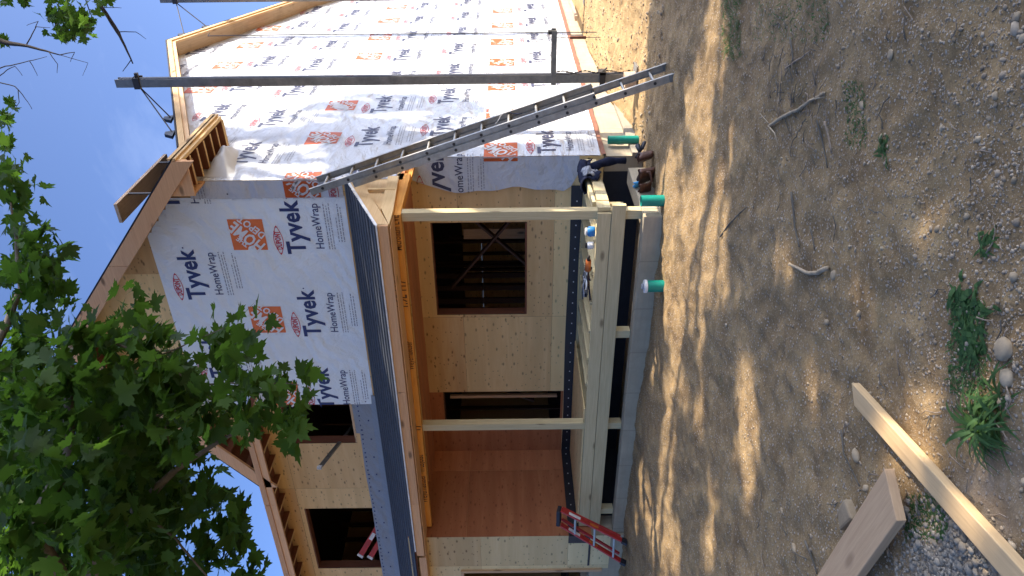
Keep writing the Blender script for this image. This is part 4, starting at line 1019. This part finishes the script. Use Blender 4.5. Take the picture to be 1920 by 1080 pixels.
# ------------------------------------------------------------------ aluminium pole out of the window, red ladder in the other window
mb = MB(); a = at(598, 878, y=-1.30); b = at(640, 826, y=-.55); c_ = b + (b - a) * .9
tp = thing('aluminium_brace_pole', 'thin silver metal pole sticking out over the sill of the partly hidden upper window', 'pole', tuple(b))
mb.beam(a, c_, .03, .05); mb.build('pole_shaft', 'alu', tp); MB().beam(a, a + (b - a) * .06, .038, .058).build('end_cap', 'white', tp)
def red_ladder(name, label, top, foot, w0, w1, side, n, parts=True):
    """top, foot: the right-hand rail's ends; side: unit vector towards the other rail"""
    top = np.array(top); foot = np.array(foot); side = np.array(side, float); L = np.linalg.norm(foot - top); d = (foot - top) / L
    fn = np.cross(d, side); fn /= np.linalg.norm(fn)
    t = thing(name, label, 'ladder', tuple(foot))
    R0, R1 = (top, foot), (top + side * w0, foot + side * w1)
    for k, (p, q) in enumerate((R0, R1)):
        MB().beam(p, q, .075, .022, side).build('side_rail', 'red', t, bevel=.003)
        MB().beam(p + (q - p) * .12, p + (q - p) * .30, .05, .0235, side).build('warning_label', 'white', t)
        MB().beam(p + (q - p) * .45, p + (q - p) * .58, .045, .0235, side).build('warning_label', 'orange', t)
        MB().beam(q - d * .05, q + d * .03, .09, .04, side).build('rubber_foot', 'rubber', t, bevel=.006)
    MB().beam(top - d * .03, top - d * .03 + side * w0, .13, .05, d).build('top_cap', 'rubber', t, bevel=.008)
    for k in range(n):
        f = (k + .75) / (n + .3); p = top + (foot - top) * f; q = R1[0] + (R1[1] - R1[0]) * f
        MB().beam(p + side * .012, q - side * .012, .075, .024, d).build('step', 'alu', t)
    # folded rear legs
    for k in (0, 1):
        p = R0[0] if k == 0 else R1[0]; q = R0[1] if k == 0 else R1[1]
        MB().beam(p + fn * .075 + side * (.03 if k == 0 else -.03), q + fn * .085 + side * (.03 if k == 0 else -.03) - d * .08, .03, .03, side).build('rear_leg', 'red', t)
    return t
tp_ = at(1052, 956, y=-1.72); ft_ = at(1172, 1016, y=-1.98)
red_ladder('step_ladder', 'short red fibreglass stepladder folded against the left end of the porch deck', tp_, ft_, .25, .36, (-.98, -.15, 0), 3)
q0 = at(680, 1045, y=-.70); q1 = at(722, 975, y=-.35); qd = (q1 - q0); 
t2 = thing('window_ladder', 'red ladder with pale end caps resting over the sill inside the open upper window', 'ladder', tuple(q1))
up_ = np.array([.15, -.2, 1.0]); sd_ = np.array([.62, -.78, 0.])
for k in (0, 1):
    o = np.array([.11, -.05, .035]) * (k * 1.0) + np.array([0, 0, -.02])
    p = q0 + o - np.array([0, 0, .10 * (1 - k)]); q = q0 + qd * 1.8 + o - np.array([0, 0, .10 * (1 - k)])
    MB().beam(p, q, .03, .085).build('side_rail', 'red', t2, bevel=.003)
    MB().beam(p - qd / np.linalg.norm(qd) * .02, p + qd * .03, .042, .10).build('end_cap', 'white', t2, bevel=.006)
    MB().beam(p + qd * .45 + [0, -.02, 0], p + qd * .62 + [0, -.02, 0], .02, .06).build('warning_label', 'white', t2)

# ------------------------------------------------------------------ green pipes
def pipe(label, x, y, z0, z1, r, cap=False, lip=True):
    t = thing('drain_pipe', label, 'pipe', (x, y, z0), 'green drain pipes standing round the porch'); n = 24; mb = MB()
    for i in range(n):
        a, b = 2 * pi * i / n, 2 * pi * (i + 1) / n
        ca, sa, cb, sb = cos(a), sin(a), cos(b), sin(b); ri = r * .9
        mb.face([(x + r * ca, y + r * sa, z0), (x + r * cb, y + r * sb, z0), (x + r * cb, y + r * sb, z1), (x + r * ca, y + r * sa, z1)])
        mb.face([(x + r * ca, y + r * sa, z1), (x + r * cb, y + r * sb, z1), (x + ri * cb, y + ri * sb, z1), (x + ri * ca, y + ri * sa, z1)])
        mb.face([(x + ri * ca, y + ri * sa, z1), (x + ri * cb, y + ri * sb, z1), (x + ri * cb, y + ri * sb, z0), (x + ri * ca, y + ri * sa, z0)])
    mb.build('pipe', 'grn', t, smooth=False)
    if cap:
        MB().tube([(x, y, z1 + .002), (x, y, z1 + .035)], r * 1.12, 24).build('cap', 'white', t, bevel=.004)
        MB().tube([(x, y, z1 + .036), (x, y, z1 + .06)], r * .45, 16).build('cap_plug', 'greycloth', t)
pipe('tall green pipe standing by the corner of the main foundation', .085, .30, -.1, .425, .052)
pipe('green pipe at the right-hand corner of the porch foundation, without a cap', .14, -1.52, -.1, .305, .058)
pipe('short green pipe with a white cap, in front of the porch foundation', -.655, -1.90, -.1, .23, .062, True)

# ------------------------------------------------------------------ jacket over the side rim board
jk = thing('jacket', 'dark navy jacket with grey lining draped over the right side board of the deck', 'jacket', (-.02, -.5, .8))
def cloth(name, mat, y0, y1, prof, amp, seed, par, n=22, m=26, th=.012):
    """prof(u, f) -> (x, z); u along the drape, f along y"""
    mb = MB(); G = []
    for i in range(n + 1):
        row = []
        for j in range(m + 1):
            f, u = i / n, j / m; x, z = prof(u, f)
            k = float(fbm(np.array(f * 4. + seed), np.array(u * 5.), 1.7, 3, seed)) - .5
            k2 = sin(u * 9 + f * 14 + seed) * .25
            row.append((x + amp * (k + k2) * (1 if u > .5 else -1), y0 + (y1 - y0) * f + amp * .8 * (float(vnoise(np.array(u * 5.), np.array(f * 3.), seed + 5)) - .5), z + amp * (abs(k) + .2)))
        G.append(row)
    for i in range(n):
        for j in range(m): mb.face([G[i][j], G[i + 1][j], G[i + 1][j + 1], G[i][j + 1]], None, .5)
    o = mb.build(name, mat, par, smooth=True); s_ = o.modifiers.new('s', 'SOLIDIFY'); s_.thickness = th; s_.offset = 0; return o
def pj(u, f):
    drop = .30 + .10 * sin(f * 6)
    if u < .42: return (-.10 - .04 * sin(f * 5), .80 - (0.42 - u) * drop * .9)
    if u > .55: return (.065 + .02 * sin(f * 9), .80 - (u - .55) * (drop * 1.15))
    a = (u - .42) / .13; return (-.10 + .165 * a, .80 + .03 * sin(pi * a))
cloth('jacket_body', 'denim', -.80, -.28, pj, .05, 3, jk)
cloth('jacket_lining', 'greycloth', -.74, -.56, lambda u, f: (.085 + .03 * sin(u * 5), .80 - u * .17), .06, 6, jk, 12, 12)
def sl2(u, f): 
    a = 2 * pi * u; return (.10 + .035 * cos(a), .50 + .04 * sin(a))
MB().tube([(.06, -.50, .70), (.09, -.44, .60), (.10, -.40, .50), (.10, -.38, .40), (.09, -.36, .30)], [.062, .045, .056, .036, .040], 12).build('jacket_sleeve', 'denim', jk, smooth=True)

# ------------------------------------------------------------------ tool belt on the ground
tb = thing('tool_belt', 'brown leather tool belt with a light blue insert lying beside the foundation corner', 'tool belt', (.12, -.75, gz(.12, -.75)))
def pouch(cx, cy, cz, w, h, d, yaw, mat, nm, tilt=.35):
    mb = MB(); n = 14; m = 6
    def P(i, j):
        a = pi * i / n; v = j / m; ww = w * (1 - .25 * (1 - v)); x = -cos(a) * ww / 2; y = -sin(a) * d * (.75 + .25 * v); z = v * h
        y += tilt * z; X = x * cos(yaw) - y * sin(yaw); Y = x * sin(yaw) + y * cos(yaw); return (cx + X, cy + Y, cz + z + .01 * sin(i * 1.3))
    for i in range(n):
        for j in range(m): mb.face([P(i, j), P(i + 1, j), P(i + 1, j + 1), P(i, j + 1)], None, .5)
    for j in range(m): mb.face([P(n, j), P(0, j), P(0, j + 1), P(n, j + 1)], None, .5)
    mb.face([P(i, 0) for i in range(n + 1)][::-1], None, .5)
    o = mb.build(nm, mat, tb, smooth=True); s_ = o.modifiers.new('s', 'SOLIDIFY'); s_.thickness = .006; return o
g0 = gz(.2, -.85)
pouch(.16, -.92, g0 + .0, .24, .17, .11, 2.6, 'leather', 'pouch'); pouch(.28, -.72, g0 + .0, .20, .15, .10, 2.2, 'leather', 'pouch'); pouch(.06, -1.02, g0 + .04, .15, .13, .06, 2.8, 'leather', 'small_pouch')
pouch(.05, -.90, g0 + .11, .10, .10, .04, 2.7, 'tape', 'blue_insert')
MB().tube([(.34, -.62, g0 + .10), (.36, -.48, g0 + .05), (.28, -.30, g0 + .03), (.16, -.22, g0 + .04), (.10, -.30, g0 + .10)], .018, 8).build('belt_strap', 'rubber', tb, smooth=True)
MB().tube([(.20, -.95, g0 + .15), (.24, -1.03, g0 + .07), (.16, -1.08, g0 + .05), (.08, -1.04, g0 + .12)], .014, 8).build('belt_strap', 'leather', tb, smooth=True)
MB().tube([(.30, -.60, g0 + .12), (.33, -.50, g0 + .13)], [.02, .03], 10).build('tool_handle', 'rubber', tb, smooth=True)

# ------------------------------------------------------------------ clutter on the joists behind the rim
def jar(nm, label, cat, x, y, z, r, h, body, lid):
    t = thing(nm, label, cat, (x, y, z)); MB().tube([(x, y, z), (x, y, z + .01), (x, y, z + h * .8), (x, y, z + h)], [r * .9, r, r, r * .7], 16).build('container', body, t, smooth=True)
    MB().tube([(x, y, z + h), (x, y, z + h + .02)], r * .75, 16).build('lid', lid, t)
    return t
jar('paint_tub', 'small blue and white tub behind the rim board, next to the right post', 'tub', -.30, -1.35, .735, .055, .085, 'blue', 'white')
jar('nail_jar', 'pale plastic jar between the blue tub and the orange drill', 'jar', -.50, -1.30, .735, .04, .07, 'white', 'steel')
dr = thing('drill', 'orange and black cordless drill lying on the joists behind the rim board', 'drill', (-.72, -1.38, .735))
MB().tube([(-.64, -1.38, .79), (-.78, -1.36, .79)], [.03, .034], 12).build('drill_body', 'orange', dr, smooth=True); MB().tube([(-.64, -1.38, .79), (-.58, -1.385, .79)], [.022, .012], 10).build('chuck', 'steel', dr, smooth=True)
MB().beam((-.77, -1.36, .77), (-.80, -1.28, .745), .03, .03).build('drill_grip', 'rubber', dr, bevel=.006)
for lab, cx, cy, mt_, sd in (('tangled heap of black and white cord piled on the deck joists', -1.02, -1.20, 'wire', 1),):
    t = thing('cord_heap', lab, 'cord', (cx, cy, .735)); r = random.Random(5)
    for k in range(7):
        Pp = [np.array([cx + r.gauss(0, .11), cy + r.gauss(0, .12), .75 + abs(r.gauss(0, .035))]) for _ in range(12)]
        pth = []
        for a, b, c in zip(Pp, Pp[1:], Pp[2:]): pth += [(a + b) / 2 * .5 + b * .5, b * .5 + (b + c) / 2 * .5]
        MB().tube(pth, .009, 6).build('cord', ['wire', 'white', 'denim', 'wire', 'greycloth', 'wire', 'leather'][k], t, smooth=True)

# ------------------------------------------------------------------ lumber and block on the ground
def lumber(name, label, p, q, w, h, mat, cat='board', cut=0.0):
    p = np.array(p); q = np.array(q); d = q - p; d /= np.linalg.norm(d); s_ = np.cross(d, [0, 0, 1]); s_ /= np.linalg.norm(s_); u = np.cross(s_, d)
    mb = MB(); c = []
    for e, (o, sg) in enumerate(((p, 1), (q, 1))):
        k = cut if e == 0 else 0
        for a, b in ((-1, -1), (1, -1), (1, 1), (-1, 1)): c.append(o + s_ * a * w / 2 + u * b * h / 2 + d * (k * a))
    L = np.linalg.norm(q - p); ou = random.random() * 40
    F_ = [(0, 1, 2, 3), (7, 6, 5, 4), (0, 4, 5, 1), (1, 5, 6, 2), (2, 6, 7, 3), (3, 7, 4, 0)]
    for k, f in enumerate(F_):
        if k < 2: uv = [(ou + c[i] @ s_ * 3, c[i] @ u) for i in f]
        else: uv = [(ou + (c[i] - p) @ d, ((c[i] - p) @ s_ + (c[i] - p) @ u) + k) for i in f]
        mb.face([c[i] for i in f], uv, .6)
    return tag(mb.build(name, mat, bevel=.004), label, cat)
M['newpine'] = wood('clean_pine', (.46, .31, .155), (.60, .42, .22), rough=.6, knots=.2, tone=.1)
M['oldpine'] = wood('dull_pine', (.42, .27, .145), (.55, .37, .21), rough=.75, knots=.2, tone=.15)
z_ = lambda P, dz: np.array([P[0], P[1], gz(P[0], P[1]) + dz])
a, b = at(1590, 739, z=.06), at(1940, 1120, z=.06)
b = a + (b - a) * 1.05
lumber('pine_stud', 'long pale pine stud lying diagonally on the dirt, dappled by sun', z_(a, .045), z_(b, .05), .089, .040, 'newpine', cut=.03)
a, b = at(1664, 927, z=.11), at(1492, 1190, z=.09)
lumber('wide_board', 'wide brown board end cut at an angle, lying in the gravel beside the stud', z_(a, .09), z_(b, .06), .20, .042, 'oldpine', cut=-.035)
mb = MB(); c = at(1578, 972, z=.03); zz = gz(c[0], c[1])
mb.prism([(c[0] - .07, c[1] - .02), (c[0] + .09, c[1] - .08), (c[0] + .11, c[1] + .03), (c[0] - .0, c[1] + .05)], 2, zz - .03, zz + .028)
tag(mb.build('concrete_block', 'rock', bevel=.012), 'grey broken block half under the wide board', 'block')

# ------------------------------------------------------------------ rocks, gravel, sticks
def ico(sub):
    import bmesh
    bm = bmesh.new(); bmesh.ops.create_icosphere(bm, subdivisions=sub, radius=1); v = np.array([x.co[:] for x in bm.verts]); f = np.array([[q.index for q in p.verts] for p in bm.faces]); bm.free(); return v, f
IV, IF = ico(1); JV, JF = ico(3)
def rock(X, Y, px, label, mat='rock', asp=(1, .75, .55), seed=0, rot=0, name='rock', grp=None):
    c = at(X, Y, z=.02); D = (c - CAM) @ FW; r0 = px / 2 / F_PX * D
    n = fbm(JV[:, 0] * 1.3 + seed * 3, JV[:, 1] * 1.3 + JV[:, 2] * 1.7, 1.2, 3, seed); V = JV * (.82 + .36 * n)[:, None] * np.array(asp) * r0
    cs, sn = cos(rot), sin(rot); V = np.stack([V[:, 0] * cs - V[:, 1] * sn, V[:, 0] * sn + V[:, 1] * cs, V[:, 2]], 1)
    loc = np.array([c[0], c[1], gz(c[0], c[1]) + r0 * asp[2] * .35])
    o = arr_mesh(name, V, JF, mat, None, np.full(len(JF), .3 + .6 * random.random()), True); o.location = loc
    tag(o, label, 'rock', grp); return o
rock(1878, 655, 46, 'largest round tan stone at the bottom of the photo', asp=(1, .95, .55), seed=1)
rock(1881, 708, 36, 'pale angular stone next to the largest round stone', asp=(1, .8, .6), seed=2, rot=.6)
rock(1596, 854, 26, 'oval light grey stone lying above the two boards', asp=(1.1, .7, .5), seed=3, rot=1.2)
rock(1617, 916, 15, 'small round stone just above the wide board end', asp=(1, .95, .7), seed=4)
rock(1556, 516, 20, 'pale pebble at the lower end of the curved root', asp=(1.05, .8, .6), seed=5, rot=.3)
rock(1537, 604, 15, 'light stone between the curved root and the round sunny patch', seed=6, rot=2)
rock(1607, 197, 16, 'white pointed stone beside the green moss strip', 'rock', (1.2, .7, .5), 7, 1)
rock(1884, 32, 20, 'pale stone at the top right corner of the ground', asp=(1, .8, .6), seed=8)
rock(1893, 72, 18, 'flat stone just below the corner stone, near the sunny patch', asp=(1.1, .8, .5), seed=9)
rock(1665, 102, 20, 'blurred flat grey stone in the upper part of the dirt', asp=(1, .9, .3), seed=10)
rock(1906, 461, 16, 'small white stone at the bottom edge, middle of the photo', asp=(1, .8, .6), seed=11)
rock(1777, 453, 13, 'little white stone above the weeds', asp=(1, .8, .6), seed=12, rot=2)
rock(1820, 737, 11, 'small dirty stone against the big weed', seed=13)
rock(1488, 1028, 17, 'oval stone at the lower left of the dirt near two crossed twigs', asp=(1.2, .7, .5), seed=14, rot=1.4)
rock(1598, 588, 14, 'dull stone beside the faint sunny streak', asp=(1.1, .6, .5), seed=15)
rock(1462, 958, 13, 'thin upright pebble left of the concrete block', asp=(1.2, .6, .4), seed=16, rot=1.4)
rock(1690, 960, 24, 'white stone in the grey gravel under the wide board', 'gravelg', (1, .8, .6), 17)
rock(1745, 240, 14, 'round pebble pair member in the shaded dirt', seed=18)
rock(1855, 180, 17, 'grey stone near the top of the lower ground', seed=19, rot=.7)
rock(1831, 222, 14, 'flat white flake stone in the shaded gravel', asp=(1.3, .7, .4), seed=20, rot=1.8)
rock(1910, 320, 20, 'half buried stone at the bottom edge of the dirt', seed=21)
# pebbles nobody could count
def pebbles(name, n, sampler, size, mat, lab=None, seed=0):
    r = np.random.default_rng(seed); P_ = sampler(r, n); z = ground_z(P_[:, 0], P_[:, 1])
    s_ = size * np.exp(r.normal(0, .45, len(P_)))
    sc = np.stack([s_ * r.uniform(.8, 1.3, len(P_)), s_ * r.uniform(.6, 1, len(P_)), s_ * r.uniform(.35, .7, len(P_))], 1)
    th = r.uniform(0, 2 * pi, len(P_)); V = IV[None] * sc[:, None, :] * r.uniform(.8, 1.2, (len(P_), len(IV), 1))
    c, sn = np.cos(th)[:, None], np.sin(th)[:, None]
    V = np.stack([V[..., 0] * c - V[..., 1] * sn, V[..., 0] * sn + V[..., 1] * c, V[..., 2]], -1) + np.stack([P_[:, 0], P_[:, 1], z + s_ * .12], 1)[:, None, :]
    Fc = IF[None] + (np.arange(len(P_)) * len(IV))[:, None, None]
    o = arr_mesh(name, V.reshape(-1, 3), Fc.reshape(-1, 3), mat, None, np.repeat(r.random(len(P_)), len(IF)), True); tag(o, lab, None, None, 'stuff'); return o
def near(r, n):
    X = 1300 + 640 * r.random(n * 2) ** .75; Y = r.uniform(-20, 1100, n * 2); D = (1080 - Y - 540)
    P_ = np.array([at(x, y, z=0.0)[:2] for x, y in zip(X, Y)]); k = fbm(P_[:, 0], P_[:, 1], 1.4, 3, 60); return P_[k > .44][:n]
pebbles('dirt_pebbles', 6500, near, .0040, 'gravel', 'small loose pebbles scattered over the dirt yard', 1)
def nearb(r, n):
    X = 1560 + 380 * r.random(n); Y = r.uniform(-20, 1100, n); return np.array([at(x, y, z=0.0)[:2] for x, y in zip(X, Y)])
pebbles('coarse_pebbles', 170, nearb, .008, 'rock', 'coarser stones scattered over the near dirt', 4)
def gravel_s(r, n):
    c = at(1760, 1085, z=0)[:2]; P_ = c + r.normal(size=(n, 2)) * [.26, .12]; return P_[(P_[:, 0] - c[0]) < .35]
pebbles('grey_gravel', 2600, gravel_s, .0068, 'gravelg', 'patch of grey crushed gravel at the bottom left corner', 2)
def bankp(r, n): return np.stack([r.uniform(.05, 2.0, n), r.uniform(-.2, 6, n)], 1)
pebbles('bank_clods', 1500, bankp, .011, 'gravel', 'small clods on the sandy bank along the side wall', 3)

def stick(name, label, pts, r0, r1, mat='twig', extra=()):
    W_ = [at(x, y, z=.02) for x, y in pts]
    W_ = [np.array([w[0], w[1], gz(w[0], w[1]) + .012]) for w in W_]
    t = thing(name, label, 'stick', tuple(W_[0])); path = []
    for i, (a, b) in enumerate(zip(W_, W_[1:])): path += wiggle(a, b, 5, .05, i + len(pts))[:-1]
    path.append(W_[-1]); MB().tube(path, [r0 + (r1 - r0) * i / (len(path) - 1) for i in range(len(path))], 7).build('stem', mat, t, smooth=True)
    for e in extra:
        q = [at(x, y, z=.02) for x, y in e]; q = [np.array([w[0], w[1], gz(w[0], w[1]) + .02]) for w in q]; MB().tube(q, [.004] * (len(q) - 1) + [.002], 6).build('side_twig', mat, t, smooth=True)
stick('forked_branch', 'forked pale dry branch lying across the upper dirt', [(1437, 236), (1480, 212), (1515, 190), (1548, 174)], .011, .007, 'palewood', [[(1515, 190), (1530, 186), (1550, 182)], [(1437, 236), (1450, 250), (1458, 275)], [(1437, 232), (1426, 214)]])
stick('dead_twig', 'thin dark twig at the edge of the big sunny patch', [(1350, 443), (1370, 418), (1396, 388)], .008, .004, 'bark')
stick('curved_root', 'curved white root lying next to a pale pebble', [(1478, 494), (1492, 500), (1510, 512), (1530, 512), (1546, 503)], .007, .014, 'palewood')
stick('dead_twig', 'long dark twig pointing down above the curved root', [(1480, 360), (1486, 425), (1500, 463)], .007, .004, 'bark')
stick('dead_twig', 'short dark twig right beside the long one above the curved root', [(1510, 425), (1522, 468)], .005, .003, 'bark')
stick('dead_twig', 'bent stick lying parallel under the forked branch', [(1532, 225), (1534, 270), (1546, 315)], .005, .003, 'bark')
stick('dead_twig', 'light short stick below the forked branch', [(1544, 228), (1556, 286)], .006, .004, 'twig')
stick('dead_twig', 'dark stick in the weeds above the forked branch', [(1482, 70), (1490, 115)], .006, .004, 'bark')
stick('dead_twig', 'twig running along the gap above the two boards', [(1570, 806), (1580, 850), (1606, 912)], .005, .003, 'bark')
stick('dead_twig', 'stick standing out of the lower left dirt near the concrete block', [(1508, 1014), (1528, 1076)], .007, .004, 'bark', [[(1512, 1048), (1490, 1035)]])
stick('dead_twig', 'crooked twig among debris around the forked branch', [(1476, 128), (1502, 110), (1518, 96)], .007, .004, 'twig')
stick('dead_twig', 'small straw coloured twig between curved root and weeds', [(1552, 463), (1566, 475)], .004, .003, 'twig')

mb = MB(); r_ = random.Random(12)
for i in range(170):
    if i < 90: X, Y = r_.gauss(1490, 32), r_.gauss(170, 70)
    else: X, Y = r_.uniform(1380, 1900), r_.uniform(0, 1080)
    p = at(X, Y, z=0); L_ = r_.uniform(.03, .15); a_ = r_.uniform(0, 6.28); w_ = []
    for k in range(4):
        q = np.array([p[0] + cos(a_) * L_ * k / 3, p[1] + sin(a_) * L_ * k / 3, 0]); a_ += r_.uniform(-.25, .25); q[2] = gz(q[0], q[1]) + .006 + .012 * r_.random(); w_.append(q)
    mb.tube(w_, [.003, .0025, .002, .001], 5, mi=i % 2)
tag(mb.build('twig_litter', ['twig', 'bark'], smooth=True), 'fine dead twigs littering the dirt', None, None, 'stuff')

# ------------------------------------------------------------------ weeds and grass
def blades(name, label, cx, n, L, w, spread, seed, up=.6, kind=None, cat='weed', grp=None, area=None, mat='weed'):
    r = np.random.default_rng(seed); V = []; Fc = []; T_ = []
    for i in range(n):
        if area is not None: X, Y = r.uniform(area[0], area[1]), r.uniform(area[2], area[3]); b = at(X, Y, z=0)
        else: b = at(cx[0], cx[1], z=0) + np.append(r.normal(size=2) * spread, 0)
        b[2] = gz(b[0], b[1]) - .005; th = r.uniform(0, 2 * pi); d = np.array([cos(th), sin(th), 0]); l = L * r.uniform(.5, 1.2); ww = w * r.uniform(.6, 1.3); s_ = np.array([-sin(th), cos(th), 0]); u_ = up * r.uniform(.4, 1.4)
        base = len(V); K = 5
        for k in range(K + 1):
            f = k / K; p = b + d * l * f * (.5 + .5 * f) + np.array([0, 0, l * u_ * (f - .85 * f * f * f)]); wd = ww * (sin(pi * min(1, .15 + f * .85))) + .0006
            if p[2] < gz(p[0], p[1]) + .003: p[2] = gz(p[0], p[1]) + .003
            V += [p - s_ * wd, p + s_ * wd]
        for k in range(K): Fc.append((base + 2 * k, base + 2 * k + 1, base + 2 * k + 3, base + 2 * k + 2)); T_.append(r.random())
    o = arr_mesh(name, np.array(V), np.array(Fc), mat, None, T_, False)
    tag(o, label, None if kind else cat, grp, kind); return o
blades('weed_clump', 'big bladed weed clump with drooping leaves, right under the pale angular stone', (1838, 800), 58, .17, .0065, .014, 1, .75)
blades('weed_clump', 'second clump of long blades leaning over the bottom edge near the big weed', (1865, 765), 40, .15, .007, .03, 2, .7)
blades('broadleaf_weed', 'low broad leafed weed between the tan stone and the curved root', (1808, 580), 60, .075, .011, .045, 3, .45)
blades('broadleaf_weed', 'broad leafed weed in the middle of the green strip above the large stone', (1822, 640), 60, .07, .010, .04, 5, .45)
blades('broadleaf_weed', 'small star shaped weed higher up in the shaded dirt', (1845, 455), 22, .06, .006, .02, 6, .4)
blades('broadleaf_weed', 'tiny weed tuft beside the upper grass strip', (1657, 277), 26, .06, .006, .025, 7, .5)
blades('grass_strip', 'thin short grass growing in a strip down the near dirt', None, 520, .03, .002, 0, 8, 1.0, 'stuff', area=(1775, 1845, 560, 740))
blades('grass_tufts', 'sparse short grass in the upper part of the yard', None, 500, .05, .0025, 0, 9, .8, 'stuff', area=(1352, 1385, -30, 110))
blades('grass_traces', 'sparse grass traces near the top of the yard', None, 380, .035, .0022, 0, 10, .8, 'stuff', area=(1410, 1560, -30, 75))
blades('moss_strip', 'low moss and grass strip by the white pointed stone', None, 330, .018, .0025, 0, 11, .8, 'stuff', area=(1585, 1622, 150, 280))
blades('moss_patch', 'thin grass between the two boards', None, 500, .022, .0025, 0, 12, .8, 'stuff', area=(1700, 1770, 930, 1010))
